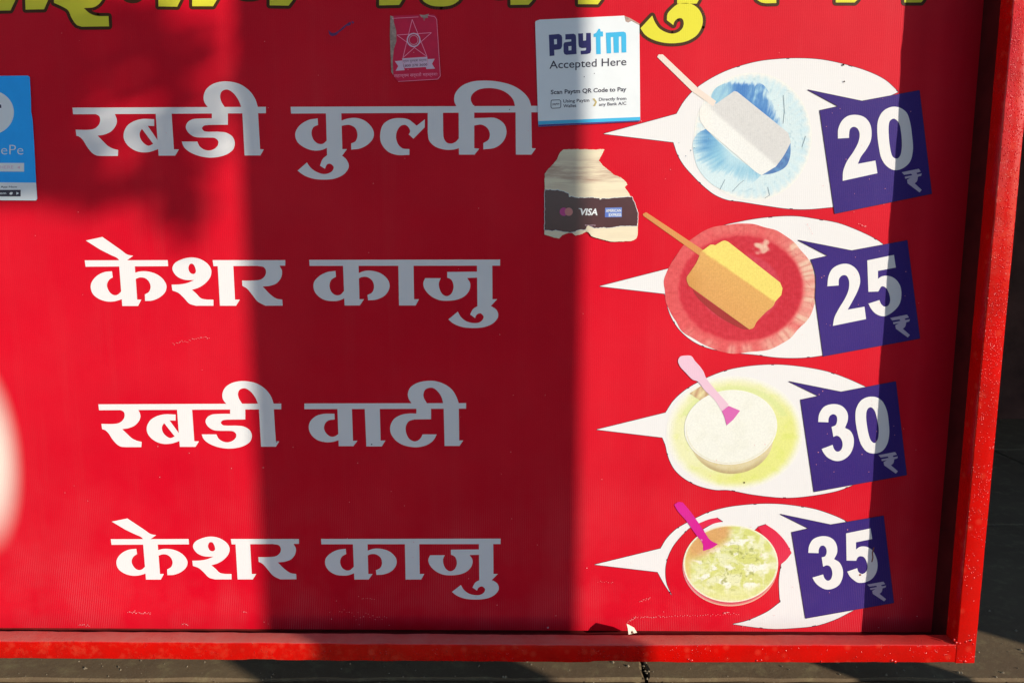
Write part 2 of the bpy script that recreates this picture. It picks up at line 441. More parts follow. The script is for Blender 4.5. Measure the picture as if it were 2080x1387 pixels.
for i in range(-3, 4):
    for j in range(-3, 4):
        o = bpy.data.objects.new("paving_slab", meshes[(i * 3 + j) % 4]); COL.objects.link(o); o.parent = ground
        o.location = (jx + sw / 2 + i * sw, -0.28 + j * sd + (0 if i % 2 == 0 else 0.0), 0)
rg = random.Random(21); gv = []; gf = []
for k in range(520):
    x_, y_ = rg.uniform(-0.75, 0.85), rg.choice((rg.uniform(-0.08, 0.14), rg.uniform(-0.02, 0.3)))
    if rg.random() < .05: x_ = jx + rg.gauss(0, 0.006)
    r_ = rg.choice((.0007, .0010, .0016, .0024)) * rg.uniform(.7, 1.3); b = len(gv)
    gv += [Vector((x_ + r_ * rg.uniform(.7, 1.3) * a, y_ + r_ * rg.uniform(.7, 1.3) * c_, r_ * h_)) for a, c_, h_ in ((1,0,.1),(0,1,.1),(-1,0,.1),(0,-1,.1),(.1,.1,1.1))]
    gf += [(b, b+1, b+4), (b+1, b+2, b+4), (b+2, b+3, b+4), (b+3, b, b+4)]
o = mesh_obj("grit", gv, gf, simple_mat("grit_stone", (0.26, 0.20, 0.13, 1), 0.9, 0.1, 90, 0.5), ground); o["kind"] = "stuff"
# ------------------------------------------------------------------ signboard
board = tag(empty("signboard", (0, 0, 0)), "red ice cream price board with white Hindi lettering in a red steel frame", "signboard")
ZB = onplane(1000, 1283.5).z
XE = 0.612
# printed panel: one sheet with a little thickness
v = []; f = []
box(v, f, -1.15, XE, 0.0, 0.004, ZB, 1.20)
for p_ in v:                      # the bottom rail and the panel's lower edge rise a little to the left
    if p_.z < 0.5: p_.z += 0.0072 * max(0.0, 0.10 - p_.x)
panel = mesh_obj("panel", v, f, M_red, board)
# frame tube: inner edge of the right upright and top edge of the bottom rail on the front plane y = YF
YF = -0.077; TD = 0.026
XI = onplane(2062, 0, YF).x * 0.5 + onplane(1941, 1305, YF).x * 0.5
ZT = onplane(1200, 1309, YF).z; ZL = onplane(1200, 1345, YF).z
XO = XI + 0.0262
def tube(name, along, a0, a1, c0, c1, notches=()):
    """square tube; along x (c = z range) or along z (c = x range), corners rounded, edges slightly wavy"""
    n = 240; r = 0.0016; v = []; f = []
    y0, y1 = YF, YF + TD
    prof = []
    for (cx, cy, s0) in ((c0 + r, y0 + r, 180), (c1 - r, y0 + r, 270), (c1 - r, y1 - r, 0), (c0 + r, y1 - r, 90)):
        for k in range(4):
            a = R(s0 + k * 30); prof.append((cx + r * math.cos(a), cy + r * math.sin(a)))
    m = len(prof)
    for i in range(n + 1):
        t = a0 + (a1 - a0) * i / n
        for (c, y) in prof:
            w = 0.00035 * noise.noise(Vector((t * 30, c * 40, y * 40))) + 0.0002 * noise.noise(Vector((t * 160, c * 90, y * 90)))
            cc = c + w * 1.6 + (0.0072 * max(0.0, 0.10 - t) if along == 'x' and c < 0.5 else 0.0)
            for (n0, n1, dep) in notches:
                if n0 < t < n1 and abs(c - c0) < 0.003: cc += dep
            v.append(Vector((t, y + w, cc)) if along == 'x' else Vector((cc, y + w, t)))
    for i in range(n):
        for k in range(m):
            a, b, c_, d = i*m+k, i*m+(k+1) % m, (i+1)*m+(k+1) % m, (i+1)*m+k
            f.append((a, b, c_, d) if along == 'x' else (a, d, c_, b))
    f.append(tuple(range(m))); f.append(tuple(range(n*m, (n+1)*m)))
    return mesh_obj(name, v, f, M_enamel, board, smooth=False)
nt_ = lambda u: onplane(u, 1345, YF).x
rail = tube("frame_rail", 'x', -1.15, XI - 0.0004, ZL, ZT, ((nt_(1206), nt_(1264), 0.0016), (nt_(500), nt_(556), 0.0012)))
stile = tube("frame_rail", 'z', ZL - 0.0006, 1.20, XI, XO)
tag(rail, "bottom rail of the red steel frame"); tag(stile, "upright of the red steel frame")
for o in (rail, stile):
    for p in o.data.polygons: p.use_smooth = True
    o.data.set_sharp_from_angle(angle=R(50))
# weld beads at the corner and paint drips on the lower edge
def bead(u, v_, r, sx=1.0, y=YF):
    p = onplane(u, v_, y); bm = bmesh.new()
    for q in bmesh.ops.create_icosphere(bm, subdivisions=2, radius=r)['verts']:
        k = 1 + 0.25 * noise.noise(q.co * 900 + Vector((u, v_, 0)))
        q.co = Vector((q.co.x * sx * k, q.co.y * 0.6 * k, q.co.z * k))
    me = bpy.data.meshes.new("weld_bead"); bm.to_mesh(me); bm.free(); me.materials.append(M_bead)
    for f_ in me.polygons: f_.use_smooth = True
    o = bpy.data.objects.new("weld_bead", me); COL.objects.link(o); o.parent = board; o.location = p
for (u, w_, r, s_) in ((1938,1299,.0022,.7),(1942,1305,.0024,.7),(1949,1306,.0016,1.2),(1962,1303,.0018,1.0),(1972,1300,.0022,.9),(1977,1307,.0014,.8),(1960,1343,.0020,1.2),(1811,1341,.0020,1.2),(1818,1343,.0022,1.0),(1740,1334,.0012,1.0),(1668,1343,.0020,.7),(1537,1341,.0018,1.0),(1546,1340,.0014,1.3),(1398,1338,.0016,1.2),(1404,1341,.0020,1.4)):
    bead(u, w_, r, s_)
# box sides behind the tube
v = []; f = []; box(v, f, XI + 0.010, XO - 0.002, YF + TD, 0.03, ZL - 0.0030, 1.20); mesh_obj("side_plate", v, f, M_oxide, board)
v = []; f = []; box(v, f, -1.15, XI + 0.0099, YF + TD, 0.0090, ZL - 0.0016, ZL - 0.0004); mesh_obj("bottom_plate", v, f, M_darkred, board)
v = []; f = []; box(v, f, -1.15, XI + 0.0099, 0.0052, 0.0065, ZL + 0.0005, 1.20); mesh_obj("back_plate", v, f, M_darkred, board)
# far side and top of the frame (outside the picture)
tube("frame_rail", 'z', ZL - 0.0006, 1.20, -1.176, -1.1504)
tube("frame_rail", 'x', -1.176, XO, 1.2005, 1.2265)

# ---- words ------------------------------------------------------------------
Y1 = -1.5e-4
RABDI = [["125,320c 1942,312c 1942,372c 132,382c"],
 ["340,340c 340,379c 375,398 386,430 376,475 335,515 280,527 155,527c 163,583c 190,592 225,625 265,690 315,748 352,768 400,773c 552,773c 555,717c 510,706 460,680 410,632 362,583c 425,572 485,545 527,498 543,450 536,410 520,377c 520,340c"],
 ["905,350c 1055,350c 1078,710c 1125,712c 1090,770c 935,770c"],
 ["893,428c 780,426 700,448 640,490 608,555 610,615 640,668 700,715 770,738 850,735 940,705c 930,632c 832,490c 893,492c", "778,518c 757,560 765,612 795,652 840,677 884,660c"],
 ["1435,350c 1585,350c 1585,480c 1400,482c 1360,490 1342,513 1362,540 1400,546c 1490,545c 1570,555 1630,595 1650,650 1635,710 1580,755 1490,783 1390,787 1290,765 1210,725 1170,685 1152,638c 1298,638c 1318,680 1360,712 1410,722 1460,705 1492,670 1493,632 1465,606 1420,600c 1320,599 1265,590 1215,555 1190,505 1205,460 1250,430 1320,422 1435,420c"],
 ["1720,350c 1867,350c 1888,708c 1922,712c 1890,768c 1742,768c"],
 ["1405,325c 1365,270 1357,215 1380,150 1440,100 1530,75 1620,78 1710,105 1790,165 1840,235 1870,325c 1715,325c 1685,250 1635,182 1580,150 1530,165 1512,210 1525,265 1562,325c"]]
KULFI = [["115,293c 2030,286c 2030,335c 118,345c"],
 ["385,320c 503,320c 512,618c 547,618c 512,666c 395,666c"],
 ["322,382c 250,395 180,440 150,500 165,560 220,605 290,628 350,625 400,606c 392,553c 360,578 325,575 290,545 275,490 290,450 325,432c"],
 ["495,402c 560,382 630,380 700,410 750,475 750,530 710,580 650,612 580,622c 580,575c 615,555 628,505 610,455 565,432 500,440c"],
 ["400,660c 360,695 340,745c 378,768c 395,735 420,730 445,755 435,785 400,805 360,808 300,785 260,750 240,720c 168,783c 220,820 290,845 370,852 460,842 530,805 562,750 545,700 500,660c"],
 ["1145,390c 1145,450c 1058,538c 1022,505c 1033,483 1020,450 995,432 960,440 932,480 925,530 940,580 975,612 1027,618c 1027,662c 930,662 860,635 810,570 803,500 825,430 880,390 960,380 1020,390 1055,415 1083,438c"],
 ["1168,320c 1285,320c 1286,480c 1292,535 1315,568 1350,575 1385,560 1410,532c 1410,610c 1360,622 1290,620 1220,595 1178,550 1168,490c"],
 ["1405,280c 1525,280c 1525,610c 1563,615c 1528,660c 1408,660c"],
 ["1520,380c 1600,378 1690,380 1755,425 1773,490 1750,555 1690,605 1595,620c 1595,572c 1635,545 1645,500 1625,455 1580,430 1520,438c"],
 ["1843,320c 1963,320c 1968,610c 1998,612c 1965,660c 1845,660c"],
 ["1392,295c 1372,250 1378,195 1420,140 1500,102 1600,92 1710,100 1820,130 1900,180 1945,235 1965,295c 1840,295c 1825,240 1780,190 1710,158 1620,150 1550,165 1505,205 1500,245 1525,295c"]]
KESHAR = [["100,312c 862,310c 866,365c 108,370c"],
 ["110,130c 262,97c 430,215 490,258 545,270c 495,306c 470,335c 425,335c 405,296 330,258 240,212c"],
 ["415,340c 558,340c 582,672c 620,672c 590,730c 445,730c"],
 ["350,412c 280,420 210,455 165,510 155,560 175,620 230,665 300,688 370,688 450,665c 440,592c 405,625 375,632 340,615 310,570 305,530 325,490 357,468c"],
 ["550,430c 600,415 660,412 740,430 810,475 850,540 840,600 790,650 720,680 655,684c 652,625c 690,600 705,560 695,515 660,478 610,468 552,490c"],
 ["905,390 925,340 1000,300 1080,285 1160,300 1230,345 1262,400 1255,460 1210,520 1150,560 1085,582c 1130,622 1165,658 1210,670 1282,673c 1282,728c 1120,728c 1060,708 1010,655 960,610 905,588c 898,535c 975,532 1040,520 1105,493c 1010,488 940,452", "1052,380 1068,345 1093,345 1113,375 1120,420 1100,437 1068,425"],
 ["1275,310c 1942,310c 1942,360c 1283,365c"],
 ["1320,340c 1463,340c 1480,672c 1525,672c 1490,728c 1342,728c"],
 ["1690,340c 1690,363c 1745,375 1765,410 1755,455 1715,488 1640,497 1545,497c 1548,545c 1590,570 1640,630 1690,690 1760,728c 1918,727c 1915,672c 1860,662 1800,620 1735,552c 1800,545 1865,520 1905,465 1912,410 1890,361c 1890,340c"]]
KAJU = [["127,217c 1880,214c 1880,270c 130,272c"],
 ["437,250c 580,250c 588,578c 630,578c 592,635c 452,635c"],
 ["368,318c 290,330 220,365 172,420 168,480 200,540 270,585 345,595 400,590 455,567c 450,500c 410,538 370,540 330,510 313,450 330,400 373,372c"],
 ["572,342c 640,318 720,320 800,350 858,415 862,480 820,545 740,582 668,588c 662,540c 705,515 722,470 708,410 660,375 610,375 574,392c"],
 ["945,250c 1085,250c 1090,578c 1135,578c 1105,635c 952,635c"],
 ["1668,250c 1808,250c 1810,578c 1853,578c 1790,645c 1672,645c"],
 ["1395,328c 1675,325c 1675,380c 1577,383c 1605,430 1600,490 1560,545 1490,580 1400,592 1320,585 1240,545 1185,480 1175,430 1192,385c 1335,385c 1318,430 1325,485 1350,530 1390,550 1430,530 1453,470 1440,410 1420,390 1395,380c"],
 ["1695,632c 1635,665 1605,718c 1650,750c 1665,720 1700,707 1728,735 1720,765 1690,790 1640,797 1570,780 1520,740 1492,692c 1405,763c 1450,800 1530,832 1630,842 1740,832 1820,795 1862,735 1850,680 1785,632c"]]
VATI = [["147,412c 1855,408c 1855,467c 147,472c"],
 ["495,440c 648,440c 660,805c 708,805c 665,862c 510,862c"],
 ["465,520c 350,522 270,545 210,600 193,665 215,735 280,795 370,820 440,818 515,797c 508,732c 470,758 430,762 385,735 355,680 365,625 400,592 467,580c"],
 ["783,440c 943,440c 952,803c 1003,803c 965,865c 802,865c"],
 ["1330,440c 1485,440c 1485,578c 1310,580c 1250,600 1218,655 1222,720 1255,785 1310,812 1350,800 1380,770 1395,738c 1545,738c 1510,800 1450,845 1370,870 1290,872 1190,850 1110,800 1060,725 1055,650 1095,575 1170,532 1250,518 1330,518c"],
 ["1618,440c 1778,440c 1782,802c 1825,802c 1785,860c 1628,860c"],
 ["1290,425c 1250,365 1240,310 1265,245 1340,195 1430,175 1520,175 1620,205 1700,260 1750,335 1783,425c 1616,425c 1597,350 1560,290 1510,250 1470,247 1425,265 1405,310 1410,355 1452,425c"]]
def word(z, shapes, label, mat=M_white, y=Y1):
    sh = Sheet(y)
    for g in shapes: sh.fill(*[flat(z, s) for s in g])
    o = sh.obj("lettering", mat, board); o["label"] = label
    return o
def refit(src, x0, x1, y0, y1, X0, X1, Y0, Y1_):
    """a word again: crop coordinates x0..x1,y0..y1 land on photo pixels X0..X1,Y0..Y1_"""
    sx = (x1 - x0) / (X1 - X0); sy = (y1 - y0) / (Y1_ - Y0)
    return Zoom(X0 - x0 / sx, Y0 - y0 / sy, sx, sy)
word(Zoom(120,150,4.623), RABDI, "white Hindi word for the condensed milk treat, first line")
word(Zoom(560,140,3.782), KULFI, "white Hindi word kulfi on the first line")
word(Zoom(150,460,4.522), KESHAR, "white Hindi word for saffron on the second line")
word(Zoom(600,480,4.522), KAJU, "white Hindi word for cashew on the second line")
word(refit(None,125,1942,315,770, 199.8,571.2, 820.0,907.2), RABDI, "white Hindi word for the condensed milk treat, third line")
word(Zoom(590,740,5.2), VATI, "white Hindi word for bowl on the third line")
word(refit(None,100,1942,310,728, 225.0,607.2, 1094.1,1176.0), KESHAR, "white Hindi word for saffron on the fourth line")
word(refit(None,127,1880,217,635, 652.2,1016.8, 1094.0,1176.2), KAJU, "white Hindi word for cashew on the fourth line")

# ---- cropped yellow title along the top ------------------------------------------
T1, T2, T3, T4 = Zoom(0,0,4.333), Zoom(460,0,3.25), Zoom(1080,0,5.474), Zoom(1420,0,4.333)
title = [(T1,"-100,-200c 135,-200c 135,5c 92,95c -100,98c"),(T1,"215,-200c 225,88c 388,85c 425,0c 425,-200c"),
 (T1,"475,-200c 475,28c 545,60 600,95 630,160 675,222 720,238c 960,235c 955,145c 850,142 790,120 738,75c 830,65 880,30 905,-10c 905,-200c"),
 (T1,"1388,-200c 1395,60c 1560,62c 1590,0c 1590,-200c"),(T1,"1690,-200c 1692,58c 1875,58c 1910,0c 1910,-200c"),
 (T2,"285,-170c 285,38c 410,40c 440,0c 440,-170c"),(T2,"1008,-170c 1008,38c 1140,35c 1165,-5c 1165,-170c"),
 (T2,"1270,-40c 1300,10 1350,38 1410,45 1480,38 1530,10 1565,-40c"),(T2,"1875,-170c 1875,35c 1995,33c 2025,0c 2025,-170c"),
 (T3,"515,-250c 515,50c 735,52c 775,0c 775,-250c"),
 (T3,"1625,50 1560,100 1510,160 1503,228c 1575,283c 1590,240 1630,208 1670,210 1690,250 1680,310 1640,355 1570,378 1500,365 1420,320 1370,250 1340,178c 1210,318c 1260,390 1350,445 1480,480 1620,482 1740,455 1840,390 1895,290 1900,200 1860,110 1800,60 1740,40 1680,40"),
 (T3,"1615,-250c 1618,44c 1835,44c 1860,0c 1860,-250c"),
 (T4,"480,-50c 510,0 560,28 680,30c 678,-50c"),(T4,"1200,-200c 1203,25c 1370,25c 1395,0c 1395,-200c"),(T4,"1805,-200c 1807,25c 1955,25c 1975,0c 1975,-200c")]
def title_letter(z, s, n):
    pts = flat(z, s, 4)
    dk = Sheet(Y1 - 8e-6 * n); dk.stroke(pts, 13.0, disc=False)
    for a, b, c in parse(s):
        q = z(a, b); dk.ell(q[0], q[1], 6.5, 6.5, 12)
    ye = Sheet(Y1 - STEP * 5); ye.fill(pts)
    o = ye.obj("lettering", M_yellow, board); o["label"] = "yellow Hindi letter cut off by the top of the picture"
    dk.obj("letter_outline", M_brown, o)
for n_, (z, s) in enumerate(title): title_letter(z, s, n_)
for (c_, a_, b_) in ((T1(1168,-22), 21, 12.5), (T2(150,-22), 29, 11), (T2(1800,-20), 22, 8), (T1(25,-8), 12, 5)):
    dk = Sheet(Y1 - 5e-5); dk.ell(*c_, a_, b_); dk.obj("letter_outline", M_brown, board)

# ---- picture helpers ------------------------------------------------------------
def paint(name, sh, colfn, parent):
    """filled outline whose ink colour is painted point by point (flat print)"""
    o = sh.obj(name, M_pic, parent)
    return o
def polar(name, cx, cy, rx, ry, colfn, parent, y, nr=44, na=150, rot=0.0, jag=0.0):
    vs, cols, fs = [onplane(cx, cy, y)], [colfn(0, 0)], []
    for i in range(1, nr + 1):
        r = i / nr
        for k in range(na):
            th = 2 * math.pi * k / na
            rr = r * (1 + (jag * noise.noise(Vector((math.cos(th) * 4, math.sin(th) * 4, 1))) if i == nr else 0))
            x, y_ = rx * rr * math.cos(th), ry * rr * math.sin(th)
            vs.append(onplane(cx + x * math.cos(rot) - y_ * math.sin(rot), cy + x * math.sin(rot) + y_ * math.cos(rot), y)); cols.append(colfn(r, th))
    for k in range(na): fs.append((0, 1 + (k + 1) % na, 1 + k))
    for i in range(nr - 1):
        for k in range(na):
            a = 1 + i * na + k; b = 1 + i * na + (k + 1) % na
            fs.append((a, b, b + na, a + na))
    o = mesh_obj(name, vs, fs, M_pic, parent)
    at = o.data.color_attributes.new("ink", 'FLOAT_COLOR', 'POINT')
    for i, c in enumerate(cols):
        l_ = lin([min(255, max(0, q)) for q in c]); at.data[i].color = (l_[0] * .87, l_[1] * .87, l_[2] * .87, 1)
    return o
def inside(pt, poly):
    x, y = pt; r = False; j = len(poly) - 1
    for i in range(len(poly)):
        xi, yi = poly[i]; xj, yj = poly[j]
        if (yi > y) != (yj > y) and x < (xj - xi) * (y - yi) / (yj - yi) + xi: r = not r
        j = i
    return r
def painted(name, outline, colfn, parent, y, step=2.2):
    """flat print: a fine grid clipped to the outline, ink colour from colfn(u, v)"""
    bm = bmesh.new()
    us = [p[0] for p in outline]; vs_ = [p[1] for p in outline]
    face = bm.faces.new([bm.verts.new((u, v, 0)) for u, v in outline])
    bmesh.ops.triangulate(bm, faces=[face])
    u = min(us) + step
    while u < max(us):
        g = bm.verts[:] + bm.edges[:] + bm.faces[:]
        bmesh.ops.bisect_plane(bm, geom=g, plane_co=(u, 0, 0), plane_no=(1, 0, 0)); u += step
    v = min(vs_) + step
    while v < max(vs_):
        g = bm.verts[:] + bm.edges[:] + bm.faces[:]
        bmesh.ops.bisect_plane(bm, geom=g, plane_co=(0, v, 0), plane_no=(0, 1, 0)); v += step
    bm.verts.index_update()
    uv = [(q.co.x, q.co.y) for q in bm.verts]
    fs = [tuple(q.index for q in fc.verts) for fc in bm.faces]; bm.free()
    pts = [onplane(a, b, y) for a, b in uv]
    ff = []
    for q in fs:
        ar = sum(pts[q[i]].x * pts[q[(i+1) % len(q)]].z - pts[q[(i+1) % len(q)]].x * pts[q[i]].z for i in range(len(q)))
        if abs(ar) < 1e-12: continue
        ff.append(q if ar > 0 else q[::-1])
    o = mesh_obj(name, pts, ff, M_pic, parent)
    at = o.data.color_attributes.new("ink", 'FLOAT_COLOR', 'POINT')
    for i, (a, b) in enumerate(uv):
        l_ = lin([min(255, max(0, q)) for q in colfn(a, b)]); at.data[i].color = (l_[0] * .87, l_[1] * .87, l_[2] * .87, 1)
    return o
def lerp(a, b, t): t = max(0, min(1, t)); return tuple(x + (y - x) * t for x, y in zip(a, b))
def ss(a, b, x):
    t = max(0, min(1, (x - a) / (b - a))); return t * t * (3 - 2 * t)
def nz(x, y, s=1.0, k=0.0): return noise.noise(Vector((x * s, y * s, k)))
def fbm(x, y, s, k=0.0): return nz(x, y, s, k) + 0.5 * nz(x, y, s * 2.1, k + 3) + 0.25 * nz(x, y, s * 4.3, k + 7)
LAY = [Y1 - STEP * 2 * i for i in range(12)]
CREAM = (250, 244, 232)

def callout(z, s, label):
    sh = Sheet(LAY[0]); pts = flat(z, s); sh.fill(pts)
    # hairline dark edge below the white
    e = Sheet(LAY[0] + 8e-5); e.stroke(pts, 2.0, disc=False)
    o = sh.obj("callout", M_white, board); o["label"] = label
    e.obj("callout_edge", M_navyline, o)
    return o
# -- 1: white kulfi on a blue leaf plate
Z1 = Zoom(1200, 90, 3.962)
c1 = callout(Z1, "103,722c 690,562c 750,462 830,372 930,300 1060,230 1200,178 1350,140 1500,122 1650,115 1850,125 2041,164 2230,221 2371,291 2475,385c 2400,420c 2100,1000c 1995,1295c 1940,1312c 1750,1328 1600,1325 1400,1298 1200,1266 1100,1253 1000,1212 900,1135 820,1055 750,975 700,890 665,790c", "white callout with a white ice bar on a blue leaf plate")
def plate1(r, th):
    x, y = r * math.cos(th), r * math.sin(th)
    fold = 0.5 + 0.5 * math.sin(th * 46 + 5 * nz(x, y, 3))
    c = lerp(CREAM, (218, 236, 236), ss(1.0, 0.86, r) * (0.85 if x > -0.55 else 0.45))
    # deep blue well, lower left and upper right
    a = ss(0.95, 0.72, r) * ss(-0.15, -0.45, x) * ss(-0.15, 0.1, y)
    b = 0
    c = lerp(c, (196, 226, 236), fold * 0.5 * ss(0.6, 0.95, r) * ss(1.0, 0.93, r))
    cr = ss(0.04, 0.0, abs(nz(x * 2.2, y * 2.2, 2.2, 5))) * ss(0.3, 0.6, r) * ss(1, .9, r)
    c = lerp(c, (150, 190, 205), 0.4 * cr)
    return c
cx, cy = Z1(1305, 745)
polar("plate", cx, cy, 475/3.962, 515/3.962, plate1, c1, LAY[1])
PALE = (220, 237, 237)
def wellB(u, v):
    X, Y = (u - 1200) * 3.962, (v - 90) * 3.962
    dx, dy = (X - 1305) / 475, (Y - 745) / 515
    th = math.atan2(dy, dx); r = math.hypot(dx, dy)
    st = nz(math.cos(th) * 16, math.sin(th) * 16, 1.0, r * 1.5); st2 = nz(math.cos(th) * 38, math.sin(th) * 38, 1.0, r * 3)
    c = lerp((70, 134, 194), (150, 202, 222), ss(830, 1120, X + (Y - 700) * 0.35) + 0.35 * st)
    c = lerp(c, (196, 226, 232), ss(1020, 1130, X - (Y - 900) * 0.2) * ss(1050, 930, Y) * 0.9)
    r0 = 0.97 - 0.30 * ss(2.9, 2.1, th if th > 0 else 3.14)
    c = lerp(c, (186, 220, 230), 0.8 * ss(r0 - 0.22, r0, r + 0.10 * st + 0.08 * st2))
    return lerp(c, PALE, ss(r0 - 0.04, r0 + 0.08, r + 0.05 * st + 0.10 * st2))
painted("plate_well", flat(Z1, "925,683c 860,720 822,790 830,890 855,980 905,1060 960,1115 1010,1150 1100,1185 1200,1175 1300,1120 1375,1050c 1150,900c"), wellB, c1, LAY[2], 1.6)
def wellA(u, v):
    X, Y = (u - 1200) * 3.962, (v - 90) * 3.962
    q = fbm(X * 0.9 + Y * 0.25, (Y - X * .2) * .25, .035)
    c = lerp((168, 210, 224), (78, 134, 198), ss(1050, 1200, X) + 0.3 * q)
    c = lerp(c, (176, 216, 232), ss(1230, 1330, X) * ss(540, 400, Y) * (0.45 + 1.3 * q))
    c = lerp(c, (176, 214, 230), ss(560, 690, Y) + 0.4 * q * ss(500, 600, Y))
    edge = max(ss(1400, 1470, X - (Y - 480) * 0.45 + 40 * q) * ss(330, 420, Y), ss(330, 300, Y + 30 * q))
    return lerp(c, PALE, edge)
painted("plate_well", flat(Z1, "985,475c 970,425 1000,360 1075,318 1160,293 1280,286 1380,322 1435,390 1465,480 1500,560 1545,630 1590,712c 1500,690c 1160,450c 1010,490c"), wellA, c1, LAY[2], 1.6)
painted("plate_well", flat(Z1, "1608,795c 1605,900 1570,985 1480,1035 1368,1055c 1440,980c 1540,860c"), lambda u, v: lerp((84, 120, 176), (104, 150, 196), 0.5 + fbm(u, v, .1)), c1, LAY[2])
def ice1(u, v):
    X, Y = (u - 1200) * 3.962, (v - 90) * 3.962
    d = (Y - 475) - (X - 1010) * 0.86
    c = lerp((226, 221, 214), (247, 243, 234), ss(60, 110, d))
    c = lerp(c, (214, 209, 203), 0.35 * ss(0.1, 0.5, fbm(X, Y, .03)) * ss(110, 60, d))
    return lerp(c, CREAM, ss(1010, 900, X))
painted("ice_bar", flat(Z1, "1010,480c 1155,378c 1180,385c 1590,715c 1610,790c 1575,860 1545,910 1490,985c 1375,1055c 1330,1030c 925,683c 880,610 880,520 940,470c"), ice1, c1, LAY[3])
s_ = Sheet(LAY[3]); s_.fill(flat(Z1, "535,105c 545,85c 580,84c 860,350c 1010,460c 985,500c 820,385c")); s_.obj("stick", M_palestick, c1)
s_ = Sheet(LAY[4])
for (x, y, r) in ((805,855,5),(832,835,4),(765,900,4),(710,795,3),(950,760,3),(1160,470,2)): s_.ell(*Z1(x, y), r/3.9, r/3.9, 8)
for p in ("1140,1185c 1200,1120c 1235,1095c", "1400,1240c 1440,1215c 1425,1150c", "1550,410c 1560,540c 1548,640c", "1040,1170c 1080,1090c", "1700,830c 1730,740c"):
    s_.stroke(flat(Z1, p)[:-1] if False else [Z1(a, b) for a, b, c in parse(p)], 0.8, closed=False, disc=False)
s_.obj("specks", print_mat("grey_crease_ink", alb(120, 140, 150), rubbed=.2), c1)["kind"] = "stuff"
# -- 2: saffron kulfi on a red leaf plate
Z2 = Zoom(1200, 420, 4.16)
c2 = callout(Z2, "75,672c 660,522c 700,450 770,360 870,275 975,215 1120,160 1250,130 1400,103 1600,83 1750,83 1901,105 2087,139 2273,209 2413,279 2469,318c 2400,350c 2100,900c 1960,1255c 1850,1270 1700,1277 1550,1270 1400,1250 1200,1230 1000,1195 880,1145 780,1070 710,985 660,880 625,735c", "white callout with a yellow ice bar on a red leaf plate")
def plate2(r, th):
    x, y = r * math.cos(th), r * math.sin(th)
    base = lerp((214, 48, 62), (232, 92, 92), ss(0.78, 0.84, r + 0.02 * nz(x, y, 9)))
    base = lerp((216, 66, 82), base, ss(0.50, 0.56, r))
    base = lerp(base, (206, 40, 56), 0.6 * ss(-0.2, 0.9, x) * ss(0.5, 0.6, r) * ss(0.84, 0.78, r))
    fold = nz(math.cos(th) * 7, math.sin(th) * 7, 1.0, r * 1.3)
    fold2 = math.sin(th * 60 + 4 * nz(x, y, 4))
    right = ss(-0.1, 0.75, x - 0.35 * ss(0.3, -1, y)) * ss(0.80, 0.88, r)
    base = lerp(base, (242, 200, 172), right * (0.72 + 0.6 * fold))
    low = ss(0.45, 0.95, y) * ss(0.82, 0.92, r)
    base = lerp(base, (244, 178, 158), low * max(0, 0.35 + 1.2 * fold))
    up = ss(-0.5, -0.9, y) * ss(0.82, 0.9, r)
    base = lerp(base, (238, 120, 112), up * (0.5 + fold))
    base = lerp(base, (206, 70, 70), 0.35 * ss(0.80, 0.86, r) * ss(0.55, 0.95, fold2 * 0.5 + 0.5 * fold + 0.3))
    base = lerp(base, (196, 44, 58), 0.35 * ss(0.02, 0.0, abs(nz(x, y, 3.1, 9))) )
    for hx, hy, hr in ((0.285, -0.62, 0.12), (0.345, -0.70, 0.07), (0.245, -0.655, 0.07), (0.72, -0.66, 0.10)):   # glints on the wet leaf
        d = math.hypot(x - hx, y - hy) / hr + 0.55 * nz(x, y, 14, 4)
        base = lerp(base, (246, 206, 176), 0.85 * ss(0.95, 0.35, d))
    return tuple(q + 10 * fbm(x, y, 18) for q in base)
cx, cy = Z2(1265, 690)
polar("plate", cx, cy, 642/4.16, 548/4.16, plate2, c2, LAY[1], nr=70, na=260, jag=0.03)
s_ = Sheet(LAY[2]); s_.fill(flat(Z2, "860,700c 1340,1036c 1290,1034 1210,1000 1080,925 960,825 900,765")); s_.obj("picture_shade", M_maroon, c2)
s_ = Sheet(LAY[3]); s_.fill(flat(Z2, "440,62c 468,47c 955,370c 918,412c 445,78c")); s_.obj("stick", M_stick, c2)
def ice2(u, v):
    X, Y = (u - 1200) * 4.16, (v - 420) * 4.16
    ridge = (Y - 370) - (X - 935) * 0.694
    c = lerp((250, 224, 116), (233, 174, 98), ss(-12, 14, ridge + 8 * fbm(X, Y, .03)))
    c = lerp(c, (226, 160, 92), 0.5 * ss(40, 320, ridge))
    g = fbm(X, Y, .07)
    return lerp(tuple(q + 9 * g for q in c), (214, 150, 76), 0.6 * ss(180, 0, X - 820) * ss(450, 650, Y))
painted("ice_bar", flat(Z2, "925,385c 1010,322c 1035,320c 1050,326c 1125,287 1160,295c 1600,640c 1620,690c 1610,745c 1560,800c 1540,840 1485,885 1440,930 1400,975 1375,1022 1340,1036c 1290,1000c 830,668c 812,625 812,595 835,560c 890,480c 915,425c"), ice2, c2, LAY[4])
